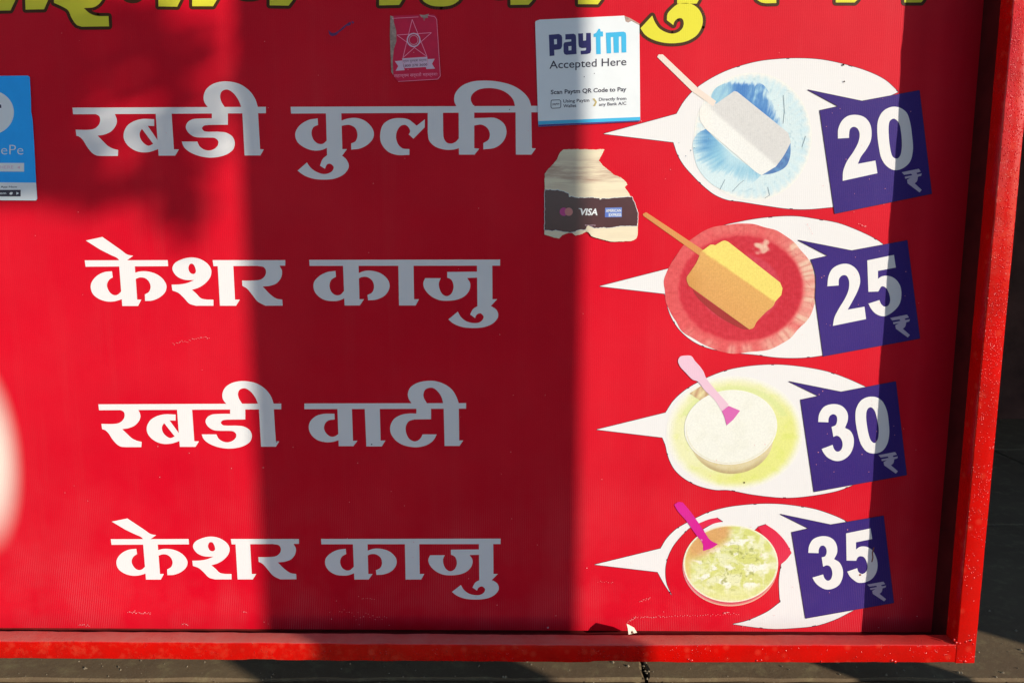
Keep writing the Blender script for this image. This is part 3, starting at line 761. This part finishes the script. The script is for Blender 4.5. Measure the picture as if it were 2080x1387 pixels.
# -- 3: rabdi in a cup on a lime plate, pink spoon
Z3 = Zoom(1200, 710, 4.16)
c3 = callout(Z3, "50,675c 632,532c 700,430 800,340 900,280 1000,230 1150,175 1300,145 1450,130 1600,128 1800,148 2001,187 2169,246 2320,314c 2300,340c 2250,1100c 2211,1144c 2085,1191 1833,1237 1650,1250 1500,1240 1350,1220 1160,1185 1050,1183 900,1145 780,1080 700,1000 650,890 632,810 605,742c", "white callout with a bowl of cream on a lime green plate")
def plate3(r, th):
    x, y = r * math.cos(th), r * math.sin(th)
    amt = ss(1.0, 0.84, r) * (0.50 + 0.5 * ss(-0.3, 0.9, x + y * 0.9))
    c = lerp(CREAM, (238, 236, 140), amt)
    c = lerp(c, (246, 242, 196), ss(0.80, 0.72, r) * 0.5 * ss(0.4, -0.6, x))
    g = fbm(x, y, 7)
    c = lerp(c, (226, 232, 110), 0.5 * ss(0.0, 0.7, g) * amt)
    if y < -0.3: c = lerp(c, (224, 232, 150), 0.6 * ss(0.86, 0.80, r) * ss(0.70, 0.76, r))
    return c
cx, cy = Z3(1215, 702)
polar("plate", cx, cy, 578/4.16, 480/4.16, plate3, c3, LAY[1], nr=50, na=200)
def cupside(r, th):
    x, y = r * math.cos(th), r * math.sin(th)
    c = lerp((232, 214, 168), (196, 172, 124), ss(0.84, 0.99, r) * ss(0.3, 0.9, y))
    return lerp(c, (222, 200, 140), 0.5 * ss(0, 0.6, fbm(x, y, 9)))
cx, cy = Z3(1190, 742)
polar("cup", cx, cy, 352/4.16, 306/4.16, cupside, c3, LAY[2], nr=30, na=140)
painted("spoon_shade", flat(Z3, "835,370c 930,308c 975,345 1010,420 1105,553c 980,447c 930,430 880,400"), lambda u, v: lerp((208, 164, 122), (240, 222, 166), 0.45 + 0.9 * nz(u + v * 0.4, v * 0.3, .16)), c3, LAY[3], 2)
def cream(r, th):
    x, y = r * math.cos(th), r * math.sin(th)
    c = (249, 245, 230)
    c = lerp(c, (238, 228, 196), ss(0.945, 0.955, r) * ss(0.985, 0.96, r) * ss(-0.2, 0.5, y - x * .2))
    c = lerp(c, (255, 250, 238), ss(0.975, 0.99, r))
    return lerp(c, (240, 236, 216), 0.35 * ss(-0.1, 0.5, fbm(x, y, 2.5)))
cx, cy = Z3(1183, 655)
polar("cream", cx, cy, 393/4.16, 314/4.16, cream, c3, LAY[4], nr=50, na=150, rot=-0.10)
s_ = Sheet(LAY[6]); s_.fill(flat(Z3, "738,95 755,60 800,50 850,55 880,95 925,145 955,190 975,240 1060,345 1165,462c 1115,535c 1050,430 960,340 905,270 860,252 800,192 755,142")); s_.obj("spoon", M_spoonpink, c3)
s_ = Sheet(LAY[7]); s_.fill(flat(Z3, "1108,520c 1165,474c 1262,515c 1205,590c 1148,640c 1130,570c")); s_.obj("spoon_tip", M_pinkdark, c3)
s_ = Sheet(LAY[7]); s_.ell(*Z3(1298,1122), 1.6, 1.6, 10); s_.obj("specks", M_brown, c3)
# -- 4: saffron cashew rabdi in a glass bowl, magenta spoon
Z4 = Zoom(1200, 1000, 4.16)
c4 = callout(Z4, "33,608c 590,472c 640,390 720,310 800,262 890,215 1000,165 1150,125 1300,105 1450,95 1600,98 1750,115 1900,142 2080,205 2162,245c 2150,300c 2180,950c 2218,994c 2064,1071 1902,1123 1700,1144 1550,1150 1400,1138 1200,1110c 1300,1088 1400,1050 1500,1000 1600,925c 1592,820 1592,720 1610,603c 1650,570 1697,510c 1650,420 1570,330 1480,268c 1410,290c 1300,400c 1000,400c 950,310c 1040,262 1115,246c 1065,212c 1000,225 905,262c 830,300c 755,375 690,460 645,560 628,660 640,770 682,864c 620,770 565,670c", "broken white callout ring with a bowl of creamy dessert")
s_ = Sheet(LAY[1]); s_.fill(flat(Z4, "1410,290c 1480,268c 1570,330 1650,420 1697,508c 1650,570 1612,600c 1560,650c 1480,400c")); s_.obj("picture_ground", M_dish, c4)
s_ = Sheet(LAY[1]); s_.fill(flat(Z4, "900,265c 1000,225 1065,212c 1112,246c 1040,262 945,300c 900,300c")); s_.obj("picture_ground", M_dish, c4)
def rim(r, th):
    x, y = r * math.cos(th), r * math.sin(th)
    st = 0.5 + 0.5 * math.sin(th * 150)
    c = lerp((232, 120, 118), (240, 214, 176), ss(0.965, 0.99, r) * (0.5 + 0.5 * ss(0.2, 0.9, y)))
    c = lerp(c, (214, 60, 84), 0.7 * ss(0.955, 0.94, r))
    return lerp(c, (244, 120, 170), 0.5 * ss(-0.3, -0.9, x) * st)
cx, cy = Z4(1178, 622)
polar("bowl_glass", cx, cy, 402/4.16, 336/4.16, rim, c4, LAY[2], nr=40, na=220)
def rabdi(r, th):
    x, y = r * math.cos(th), r * math.sin(th)
    g = fbm(x + 0.3 * nz(x, y, 3, 8), y, 3.6, 2)
    c = lerp((222, 222, 128), (240, 238, 188), ss(-0.35, 0.35, g))
    c = lerp(c, (252, 248, 228), ss(0.16, 0.45, fbm(x, y * 1.3, 3.4, 11)) * ss(0.95, 0.7, r))
    c = lerp(c, (168, 168, 92), 0.75 * ss(0.38, 0.66, fbm(x * 1.1, y, 5.2, 21)) * ss(0.92, 0.6, r))
    c = lerp(c, (130, 128, 74), 0.55 * ss(0.030, 0.0, abs(nz(x * 1.4, y * 1.4, 4.5, 31))) * ss(0.8, 0.5, r))
    bg_ = (226, 168, 104)
    c = lerp(c, bg_, ss(-0.45, -0.85, x * 0.8 + y * 0.95) * ss(0.10, -0.35, y) * ss(0.1, -0.15, x) * 0.95)
    c = lerp(c, (234, 200, 120), ss(-0.80, -0.93, x) * 0.8)
    c = lerp(c, (236, 234, 160), 0.7 * ss(0.5, 0.8, y) )
    c = lerp(c, (250, 244, 214), ss(0.95, 0.985, r))
    return tuple(q + 8 * fbm(x, y, 16) for q in c)
cx, cy = Z4(1183, 600)
polar("dessert", cx, cy, 400/4.16, 326/4.16, rabdi, c4, LAY[3], nr=80, na=240)
s_ = Sheet(LAY[5]); s_.fill(flat(Z4, "705,102c 740,80 778,84c 850,170 900,240 960,330 1010,400 1075,435c 1020,470 950,492c 945,430 900,370 850,300 800,230 735,155")); s_.obj("spoon", M_magenta, c4)

# ---- price flags ------------------------------------------------------------------
RUP = "0,30c 145,0c 162,25c 125,35c 132,48c 170,40c 165,60c 138,68c 130,105 110,125c 170,180c 152,202c 50,125c 45,95c 75,75c 30,85c 25,68c 90,55c 80,42c 20,52c"
TWO1 = ["345,722c 348,640 380,570 430,530 500,520 570,540 615,590 632,660 625,740 590,810 540,880 515,938c 665,910c 682,1018c 385,1083c 390,1000 420,920 480,830 520,750 530,680 510,635 480,622 450,640 440,690 440,717c"]
ZERO1 = ["680,640 690,560 730,490 800,453 870,458 930,500 960,580 978,700 985,820 960,920 900,975 830,992 770,965 720,900 695,800", "778,620 790,570 825,553 865,590 885,680 890,800 875,870 850,893 815,880 790,800"]
TWO2 = ["405,678c 415,590 450,520 520,480 590,475 650,505 690,560 703,640 680,720 640,800 590,890c 742,863c 757,975c 455,1037c 470,960 510,880 570,780 600,700 600,620 575,580 540,580 512,610 508,670c"]
FIVE2 = ["768,443c 1010,393c 1027,508c 865,538c 865,610c 900,588 960,583 1020,610 1065,670 1078,750 1060,840 1000,910 920,950 850,930 805,885 778,835c 878,803c 895,840 925,863 960,850 975,810 965,740 935,690 900,678 868,725c 778,728c"]
THREE3 = ["505,578c 515,500 560,430 620,403 700,402 760,430 800,490 803,560 775,637c 830,670 862,740 855,840 810,920 740,965 670,968 600,935 560,890 540,850c 650,808c 665,850 690,875 720,872 745,840 750,790 730,740 695,716 658,728c 640,628c 680,610 695,570 690,520 660,500 625,515 610,545 608,582c"]
ZERO3 = ["880,540 890,440 940,360 1010,327 1090,330 1150,370 1195,460 1215,580 1220,700 1200,800 1150,870 1080,895 1000,880 940,810 900,680", "988,500 1005,445 1035,430 1070,460 1100,560 1115,660 1105,750 1075,790 1040,770 1010,690"]
THREE4 = ["420,525c 430,450 470,385 540,355 620,355 680,385 715,440 722,520 690,590c 745,625 780,700 778,780 740,860 670,900 600,905 530,870 490,830 463,783c 575,750c 590,790 620,815 650,805 670,760 665,700 640,662 610,655 575,670c 560,572c 595,560 612,520 605,475 580,450 550,455 530,490 528,528c"]
FIVE4 = ["815,322c 1070,270c 1088,380c 918,415c 918,490c 960,462 1020,460 1080,490 1120,550 1143,640 1130,730 1080,800 1010,832 940,835 885,800 850,765 827,720c 930,685c 945,725 980,745 1015,730 1038,690 1030,620 1000,570 960,560 935,575 920,607c 820,605c"]
for z, tg, digs, rup, txt in (
  (Zoom(1620,110,4.203), "88,307c 550,403c 1040,312c 1145,1192c 318,1362c 190,483c 348,448c", (TWO1, ZERO1), (890,980,1060,1182), "20"),
  (Zoom(1590,430,4.473), "140,260c 625,355c 1130,262c 1245,1150c 368,1312c 295,780c 300,640 290,540 255,437c 410,402c", (TWO2, FIVE2), (975,935,1155,1142), "25"),
  (Zoom(1560,740,4.955), "210,172c 735,277c 1285,172c 1395,1110c 463,1280c 328,357c 508,318c", (THREE3, ZERO3), (1112,880,1307,1097), "30"),
  (Zoom(1560,1020,5.137), "128,123c 655,233c 1205,140c 1312,1045c 392,1207c 247,312c 425,272c", (THREE4, FIVE4), (1035,825,1232,1030), "35")):
    pts = flat(z, tg)
    s_ = Sheet(LAY[5]); s_.fill(pts); fl = s_.obj("price_flag", M_navy, board); fl["label"] = "indigo price flag reading " + txt + " rupees"
    s_ = Sheet(LAY[5] + 7e-5); s_.stroke(pts, 1.8, disc=False); s_.obj("flag_edge", M_navyline, fl)
    for d in digs:
        s_ = Sheet(LAY[7]); s_.fill(*[flat(z, q) for q in d]); s_.obj("numeral", M_white, fl)
    x0, y0, x1, y1 = rup
    rz = lambda x, y: z(x0 + (x1 - x0) * x / 170, y0 + (y1 - y0) * y / 202)
    s_ = Sheet(LAY[7]); s_.fill([rz(a, b) for a, b in smooth_path(parse(RUP))]); s_.obj("rupee_sign", print_mat("rupee_ink_" + txt, alb(205, 190, 205), rubbed=.3), fl)

# ---- marks on the print ---------------------------------------------------------
ZS = Zoom(640, 20, 7.429)
s_ = Sheet(LAY[0])
for q in ("200,305c 250,352 300,352c 380,300 440,245 490,215c 450,275 360,345 320,385 250,400 215,375c", "470,225c 520,190 545,195c 530,235 500,245 478,250c", "545,180c 575,180 592,205c 565,215c"): s_.fill(flat(ZS, q))
s_.obj("scuff_mark", M_ink, board)
M_dot = print_mat("pin_hole_dirt", alb(60, 30, 20), rubbed=0)
s_ = Sheet(LAY[9])
for (u, v_, r) in ((1713,132,2.2),(1715,166,1.6),(1205,245,1.2),(1035,223,1.0),(562,897,1.2),(755,902,1.2),(1246,432,1.0)): s_.ell(u, v_, r, r, 10)
s_.obj("pin_holes", M_dot, board)["kind"] = "stuff"
s_ = Sheet(LAY[8]); s_.stroke([(1775,1112),(1772,1122),(1773,1132),(1771,1140)], 2.4, closed=False); M_rust = print_mat("rust_ink", alb(150, 90, 60), rubbed=0); s_.obj("dirt_smudge", M_rust, board)
s_ = Sheet(LAY[8]); s_.ell(1747,1167,2.5,2.0,10); s_.obj("dirt_smudge", M_rust, board)
M_scr = print_mat("scratched_ink", alb(250, 160, 160), rubbed=0)
s_ = Sheet(LAY[9]); rs = random.Random(3)
def scratch(u0, v0, u1, v1, n, w, h):
    for k in range(n):
        t = k / max(1, n - 1); u = u0 + (u1 - u0) * t + rs.uniform(-1, 1); v_ = v0 + (v1 - v0) * t + rs.uniform(-h, h)
        s_.ell(u, v_, rs.uniform(.4, w), rs.uniform(.4, w), 6)
scratch(260,1243,306,1245,22,1.1,1.5); scratch(352,698,425,684,26,0.9,3); scratch(1275,1262,1290,1254,10,1,1.5); scratch(1290,1254,1350,1251,24,1.0,2)
scratch(1350,1252,1500,1246,30,0.9,2.0); scratch(1470,1245,1480,1243,8,1.4,1); scratch(1300,1222,1320,1214,12,0.9,2); scratch(160,1268,180,1270,9,1.2,2); scratch(370,1266,382,1268,6,1.4,1.5); scratch(495,1242,502,1244,5,1.6,1)
scratch(690,1243,790,1262,22,0.9,9); scratch(735,1215,760,1216,7,.9,1); scratch(1225,100,1240,118,3,1,3); scratch(1640,455,1650,475,6,1.0,3); scratch(1745,455,1758,460,6,1.2,1.5); scratch(1215,1180,1245,1182,8,.8,2)
for k in range(60): s_.ell(rs.uniform(0,1900), rs.uniform(900,1275), rs.uniform(.5,1.3), rs.uniform(.5,1.1), 6)
for k in range(40): s_.ell(rs.uniform(0,1900), rs.uniform(60,900), rs.uniform(.4,1.0), rs.uniform(.4,1.0), 6)
for k in range(45): s_.ell(rs.uniform(1660,1850), rs.choice((rs.uniform(200,420), rs.uniform(500,710), rs.uniform(790,980))), rs.uniform(.4,1.1), rs.uniform(.4,.9), 6)
o = s_.obj("scratches", M_scr, board); o["kind"] = "stuff"

# torn corner of the banner curling forward at the bottom edge; its shadow falls to the left
def flapmat():
    m, n, l, p = newmat("banner_back"); p.inputs["Base Color"].default_value = alb(246, 236, 210); p.inputs["Roughness"].default_value = .6; return m
tip = onplane(1273, 1266, -0.033); b1 = onplane(1277, 1288, -0.045); b2 = onplane(1294, 1284, -0.014)
mid1 = onplane(1275.5, 1276, -0.040); mid2 = onplane(1288, 1274, -0.022)
fv = []; ff = []
P_ = [b1, mid1, tip, mid2, b2]; off = Vector((-0.0004, 0.0006, 0))
fv = P_ + [p + off for p in P_]
ff = [(0,1,4),(1,2,3),(1,3,4),(5,9,6),(6,8,7),(6,9,8)] + [(i, (i+1) % 5, (i+1) % 5 + 5, i + 5) for i in range(5)]
fo = mesh_obj("torn_flap", fv, ff, flapmat(), board); fo["label"] = "pale torn corner of the banner curling out at the bottom rail"
hole = Sheet(0); fb = [onplane(1281.5, 1285, -0.037), onplane(1286, 1285, -0.029), onplane(1283.5, 1278, -0.032)]
mesh_obj("tear_hole", [p + Vector((0.0008, -0.0012, 0)) for p in fb], [(0,1,2)], M_wood, fo)

# ------------------------------------------------------------------ stickers
def sticker(name, outline, label, cat, mat, y=-0.0016, th=0.0004):
    """a thin sheet with its own edge, stuck on the panel"""
    us = [onplane(u, v_, y) for u, v_ in outline]
    c = Vector((sum(p.x for p in us) / len(us), y, min(p.z for p in us)))
    root = tag(empty(name, c), label, cat)
    sh = Sheet(y); sh.fill(outline)
    n0 = len(sh.v); ring = list(range(n0))
    sh.v += [Vector((p.x, p.y + th, p.z)) for p in sh.v[:n0]]
    for i in range(n0): sh.f.append((i, (i + 1) % n0, (i + 1) % n0 + n0, i + n0))
    sh.obj("sheet", mat, root)
    return root
# wallet sticker
ZP = Zoom(1050, 0, 4.623)
ps = sticker("payment_sticker", flat(ZP, "172,238c 175,205 212,188c 1008,150c 1020,205c 1045,215c 1075,200c 1150,240c 1158,1132c 1152,1142c 204,1193c 200,1172c"),
    "white square payment sticker with navy and cyan logo between the two words and the plates", "sticker", M_paper)
py = -0.0018
def lay(root, name, mat, shapes=(), z=ZP, y=py, texts=(), label=None):
    s = Sheet(y)
    for g in shapes:
        if isinstance(g, str): g = [g]
        s.fill(*[flat(z, q, 4) for q in g])
    if s.v:
        o = s.obj(name if shapes else "writing", mat if not texts or shapes else mat, root)
        if label: o["label"] = label
    for (t, a, b, cap, bold) in texts:
        s = Sheet(y - (4e-5 if shapes else 0)); put_text(s, t, z(*a), z(*b), cap / z.sy, bold); s.obj("writing", mat, root)
lay(ps, "stripe", M_pcyan, ["199,1140c 1158,1100c 1158,1131c 201,1172c"], y=py)
lay(ps, "stripe", M_purple, ["201,1173c 1158,1132c 1152,1141c 205,1192c"], y=py - 3e-5)  # dark violet band along the sheet's lower edge
lay(ps, "logo", M_pnavy, [["300,330c 395,322c 418,335c 425,355c 425,435c 415,460c 395,468c 350,472c 352,525c 307,530c", "348,372c 375,370c 376,418c 350,420c"],
  ["455,325c 535,320c 552,333c 556,360c 560,510c 465,518c 445,510c 438,490c 437,420c 445,402c 465,398c 510,392c 510,372c 455,375c", "483,437c 512,435c 512,475c 485,478c"],
  ["575,318c 620,315c 622,385c 650,383c 650,313c 694,312c 697,470c 690,500c 660,510c 600,515c 598,480c 640,477c 650,470c 650,452c 610,455c 585,445c 578,420c"]])
lay(ps, "logo", M_pcyan, ["768,272c 782,275c 785,298c 808,300c 810,345c 785,347c 788,510c 745,512c 742,350c 720,350c 720,322c 745,310c",
  "835,310c 1000,300c 1022,310c 1027,335c 1028,495c 983,497c 980,345c 957,347c 958,498c 910,500c 905,350c 882,352c 885,503c 843,505c"])
lay(ps, "writing", M_pgrey, texts=[("Accepted Here", (305,648), (1028,615), 76, 0.006), ("Scan Paytm QR Code to Pay", (318,887), (1028,857), 40, 0.022),
  ("Using Paytm", (435,966), (680,957), 30, 0.014), ("Wallet", (435,1012), (558,1007), 30, 0.014), ("Directly from", (770,950), (1028,940), 30, 0.014), ("any Bank A/C", (770,997), (1028,986), 30, 0.014), ("paytm", (335,987), (398,984), 20, 0.02)])
s_ = Sheet(py); s_.stroke(flat(ZP, "320,960c 325,943c 400,940c 412,952c 412,1005c 402,1016c 330,1020c 320,1008c"), 1.3, disc=False); s_.obj("wallet_icon", M_pgrey, ps)["kind"] = "stuff"
s_ = Sheet(py); s_.ell(*ZP(632,724), .9, 1.2, 8); s_.ell(*ZP(727,692), .9, .9, 8); s_.obj("specks", M_pgrey, ps)["kind"] = "stuff"
lay(ps, "arrow_mark", M_gold, ["708,930c 728,925c 752,960c 735,1000c 712,1000c 735,962c"])
lay(ps, "torn_corner", M_residue, ["1008,152c 1060,172c 1152,225c 1150,238c 1075,200c 1045,215c 1020,205c"], y=-0.0007)
# torn card sticker
ZV = Zoom(1090, 280, 6.305)
cs = sticker("torn_card_sticker", ragged(flat(ZV, "345,150c 400,146c 640,150c 868,150c 850,190c 795,295c 860,365c 940,430c 1000,480c 1080,510c 1140,560c 1162,600c 1130,630c 1160,680c 1205,745c 1250,820c 1262,870c 1297,930c 1298,1200c 1290,1270 1250,1310 1200,1325c 940,1325 820,1295 700,1262c 665,1210c 640,1205c 560,1240c 500,1252c 455,1225c 430,1212c 330,1245c 290,1290c 230,1280c 100,1240c 105,460c 150,400c 225,325c 260,280c 300,190c"), 0.55),
    "torn cream paper sticker with a dark band of card logos below the white payment sticker", "sticker", M_torn)
band = ragged(flat(ZV, "105,665c 150,672c 170,662c 200,675c 260,672c 320,680c 360,695c 410,722c 415,755c 450,752c 470,762c 520,770c 600,772c 700,765c 800,775c 810,795c 850,775c 930,782c 1000,770c 1215,755c 1250,830c 1295,950c 1290,1135c 1200,1128c 1100,1130c 1000,1140c 900,1155c 820,1148c 740,1160c 700,1135c 660,1122c 620,1180c 580,1172c 500,1200c 430,1212c 340,1200c 240,1185c 200,1190c 105,1180c"), 0.75, 1.4, 9)
s_ = Sheet(py); s_.stroke(band, 1.8, disc=False); s_.obj("torn_fibre", M_paper, cs)
s_ = Sheet(py - 1.2e-4); s_.fill(band); s_.obj("dark_band", M_band, cs)

cd = Sheet(py - 18e-5)
cd.ell(*ZV(348,948), 53/6.305, 53/6.305); cd.obj("logo_disc", M_pink, cs)
cd = Sheet(py - 25e-5); cd.ell(*ZV(412,948), 52/6.305, 53/6.305); cd.obj("logo_disc", M_salmon, cs)
s_ = Sheet(py - 18e-5)
put_text(s_, "VISA", ZV(545,990), ZV(780,990), 84/6.305, 0.03, 0.20); s_.fill(flat(ZV, "532,905c 575,905c 590,930c")); s_.obj("writing", M_paper, cs)
lay(cs, "logo_box", M_amex, ["878,898c 1092,892c 1090,1016c 875,1018c"], ZV, py - 18e-5)
lay(cs, "logo_box", M_amex2, ["880,960c 918,960c 918,1016c 876,1017c"], ZV, py - 25e-5)
lay(cs, "writing", M_paper, [], ZV, py - 30e-5, texts=[("AMERICAN", (888,952), (1082,948), 36, 0.02), ("EXPRESS", (925,1006), (1085,1002), 36, 0.02)])
lay(cs, "writing", M_stargrey, [], ZV, py - 18e-5, texts=[("Powered by", (622,1128), (755,1126), 16, 0.0)])
lay(cs, "paper_fibre", M_torn, ["630,1185c 640,1140c 662,1118c 700,1150c 740,1165c 720,1180c 660,1200c"], ZV, py - 18e-5)
# blue wallet sticker at the left margin
ZH = Zoom(0, 140, 4.953)
bs = sticker("blue_payment_sticker", flat(ZH, "-520,90c -510,78c 280,70c 298,84c 304,180c 310,300c 312,430c 328,520c 345,800c 362,1145c 373,1310c 362,1325c -500,1320c"),
    "blue and white payment sticker cut off at the left edge of the picture", "sticker", M_blue)
lay(bs, "white_strip", M_paper, ["-506,1138c 362,1146c 373,1310c 362,1325c -500,1320c"], ZH)
cc = ZH(-95, 440); cd = Sheet(py); cd.ell(cc[0], cc[1], 235/4.953, 222/4.953, 64); cd.obj("logo_disc", M_paper, bs)
lay(bs, "white_strip", M_paper, ["-430,945c 242,948c 243,1035c -430,1032c"], ZH)
lay(bs, "writing", M_paper, [], ZH, py, texts=[("PhonePe", (-320,862), (235,864), 104, -0.012)])
lay(bs, "writing", M_stargrey, ["172,992c 200,978c 200,1008c"], ZH, py - 6e-5, texts=[("ACCEPTED HERE", (-330,1005), (136,1005), 32, 0.0)])
lay(bs, "writing", M_pgrey, ["-380,1218c 208,1218c 208,1284c -380,1284c"], ZH, py - 6e-5, texts=[("Download PhonePe App Now", (-330,1196), (172,1196), 18, 0.01)])
lay(bs, "writing", M_paper, ["165,1238c 192,1252c 165,1268c", "95,1252c 108,1240c 128,1242c 125,1262c 108,1268c 96,1262c"], ZH, py - 12e-5, texts=[("www.phonepe.com", (-330,1262), (62,1262), 24, 0.01)])
lay(bs, "logo", M_pgrey, ["-10,360c 12,362c 14,395c -6,396c"], ZH, py - 6e-5)
# star sticker
ss_ = sticker("star_sticker", flat(ZS, "1140,95c 1300,90c 1780,72c 1815,88 1838,120c 1862,450c 1892,1000c 1880,1040 1850,1058c 1255,1090c 1185,1000c 1150,940c 1140,700c 1128,400c"),
    "small dull red sticker with a pink outlined star above the kulfi word, left edge torn", "sticker", M_starred, y=-0.0010, th=0.0003)
sy_ = -0.00112
lay(ss_, "torn_edge", M_residue, ["1135,90c 1182,110c 1190,200c 1225,320c 1228,480c 1190,590c 1172,760c 1180,990c 1150,940c 1140,700c 1128,400c"], ZS, sy_)
lay(ss_, "torn_edge", M_residue, ["1575,75c 1640,85c 1720,65c 1700,100c 1705,125c 1660,130c 1645,175c 1630,125c 1600,115c"], ZS, sy_)
s_ = Sheet(sy_)
star = [(1465,150),(1690,712),(1235,385),(1755,350),(1325,728)]
s_.stroke([ZS(*p) for p in star], 1.15, disc=False)
s_.stroke([ZS(*p) for p in ((1160,135),(1560,112))], 1.0, closed=False, disc=False)
s_.stroke([ZS(*p) for p in ((1700,92),(1800,105),(1835,150),(1890,1000),(1850,1050),(1255,1086))], 0.9, closed=False, disc=False)
s_.obj("star_outline", M_starline, ss_)
s_ = Sheet(sy_ - 5e-5); c_ = ZS(1487, 460)
s_.stroke([(c_[0] + 95/7.43 * math.cos(k * math.pi / 20), c_[1] + 98/7.43 * math.sin(k * math.pi / 20)) for k in range(40)], 2.6, disc=False)
s_.stroke([(c_[0] + 66/7.43 * math.cos(k * math.pi / 20), c_[1] + 68/7.43 * math.sin(k * math.pi / 20)) for k in range(40)], 0.8, disc=False)
for q in ("1312,738c 1692,712c 1706,866c 1352,884c", "1205,780c 1318,768c 1352,915c 1215,925c 1255,855c", "1700,748c 1805,744c 1765,820c 1810,892c 1680,898c 1672,870c 1706,862c"): s_.fill(flat(ZS, q))
s_.obj("emblem", M_stargrey, ss_)
lay(ss_, "writing", M_startext, [], ZS, sy_ - 12e-5, texts=[("\u0917\u094d\u0930\u093e\u092e \u0938\u0941\u0930\u0915\u094d\u0937\u093e \u092f\u0902\u0924\u094d\u0930\u0923\u093e", (1328,795), (1685,775), 34, 0.0), ("1800 270 3600", (1335,866), (1692,846), 36, 0.01)])
lay(ss_, "writing", M_starline, [], ZS, sy_ - 5e-5, texts=[("\u0938\u0939\u093e\u092f\u094d\u092f\u092e \u0938\u0930\u094d\u0935\u0924\u094b \u092e\u0939\u0938\u094d\u0935\u0936\u0903", (1190,1022), (1848,995), 46, 0.0)])

# ------------------------------------------------------------------ things round about (they throw the shadows; second post and roof are added)
H_ = Vector((TO_SUN.x, TO_SUN.y)).normalized()
def toward_sun(xf, s): return Vector((xf + H_.x * s, YF + H_.y * s))
def post(name, xf, s, w, h, mat, label, cat):
    c = toward_sun(xf, s); root = tag(empty(name, (c.x, c.y, 0)), label, cat)
    v = []; f = []; box(v, f, c.x - w/2, c.x + w/2, c.y - w/2, c.y + w/2, 0.0, h); bevel(mesh_obj("shaft", v, f, mat, root), 0.004)
    v = []; f = []; box(v, f, c.x - w*.7, c.x + w*.7, c.y - w*.7, c.y + w*.7, h + 0.0005, h + 0.05); bevel(mesh_obj("cap", v, f, mat, root), 0.004)
    return root
post("pillar", -0.040, 2.05, 0.208, 2.9, M_pillar, "grey plastered pillar of the shop front in front of the board", "pillar")
post("shadow_post", 0.712, 1.0, 0.083, 2.4, M_wood, "added unseen post that shades the ground at the right of the board", "post")  # added post, stands in for the unknown thing shading the ground here
c = toward_sun(1.047, 1.5)
v = []; f = []; box(v, f, c.x, c.x + 3.5, c.y, c.y + 0.12, 0.0, 2.9)
tag(mesh_obj("wall", v, f, M_pillar, None, (c.x, c.y, 0)), "plastered shop wall standing beyond the added post", "wall")
v = []; f = []; box(v, f, -4, 6, 1.6, 1.75, 0.0, 3.2)
tag(mesh_obj("wall", v, f, M_wall, None, (0, 1.6, 0)), "dark brown wall in shade behind the red board", "wall")
cn = tag(empty("sky_blocker", (0.5, 0.9, 0)), "added unseen dark roof that blocks skylight behind the board", "sky_blocker")  # added roof, out of view, cuts the skylight on the ground behind
v = []; f = []; box(v, f, -3.0, 4.5, 0.55, 1.59, 1.46, 1.48); mesh_obj("blocker_sheet", v, f, M_dark, cn)
for x_ in (-2.9, 4.4):
    v = []; f = []; box(v, f, x_ - .02, x_ + .02, 1.50, 1.54, 0.0, 1.459); mesh_obj("leg", v, f, M_dark, cn)
# leafy branch: soft dapples on the upper left of the board
br = tag(empty("leafy_branch", (2.6, -2.9, 1.9)), "leafy branch hanging in front of the board at the left", "branch")
DARK = [(60,60,130,95,.9),(215,75,150,70,1.0),(50,290,95,130,.95),(350,150,38,75,.85),(350,330,38,160,.9),(190,355,150,42,.6),(140,300,55,70,.75),(372,430,55,70,.55),(225,200,255,240,.46),(125,170,45,70,.7),(-40,200,60,220,.8)]
rl = random.Random(11); lv = []; lf = []
for (u, w_, ru, rv, den) in DARK:
    n_ = int(den * ru * rv / 95)
    for k in range(n_):
        a = rl.uniform(0, 2 * math.pi); r = math.sqrt(rl.random())
        tgt = onplane(u + ru * r * math.cos(a), w_ + rv * r * math.sin(a))
        p = tgt + TO_SUN * (4.2 + rl.uniform(-.25, .25))
        t1 = Vector((rl.uniform(-1, 1), rl.uniform(-1, 1), rl.uniform(-1, 1))).normalized(); t2 = t1.cross(TO_SUN).normalized(); t1 = (t1 - TO_SUN * t1.dot(TO_SUN) * 0.7).normalized()
        L, W = rl.uniform(.014, .020), rl.uniform(.006, .009); b = len(lv)
        lv += [p - t1 * L, p - t1 * L * .2 + t2 * W, p + t1 * L, p - t1 * L * .2 - t2 * W]; lf.append((b, b + 1, b + 2, b + 3))
o = mesh_obj("foliage", lv, lf, M_leaf, br); o["kind"] = "stuff"
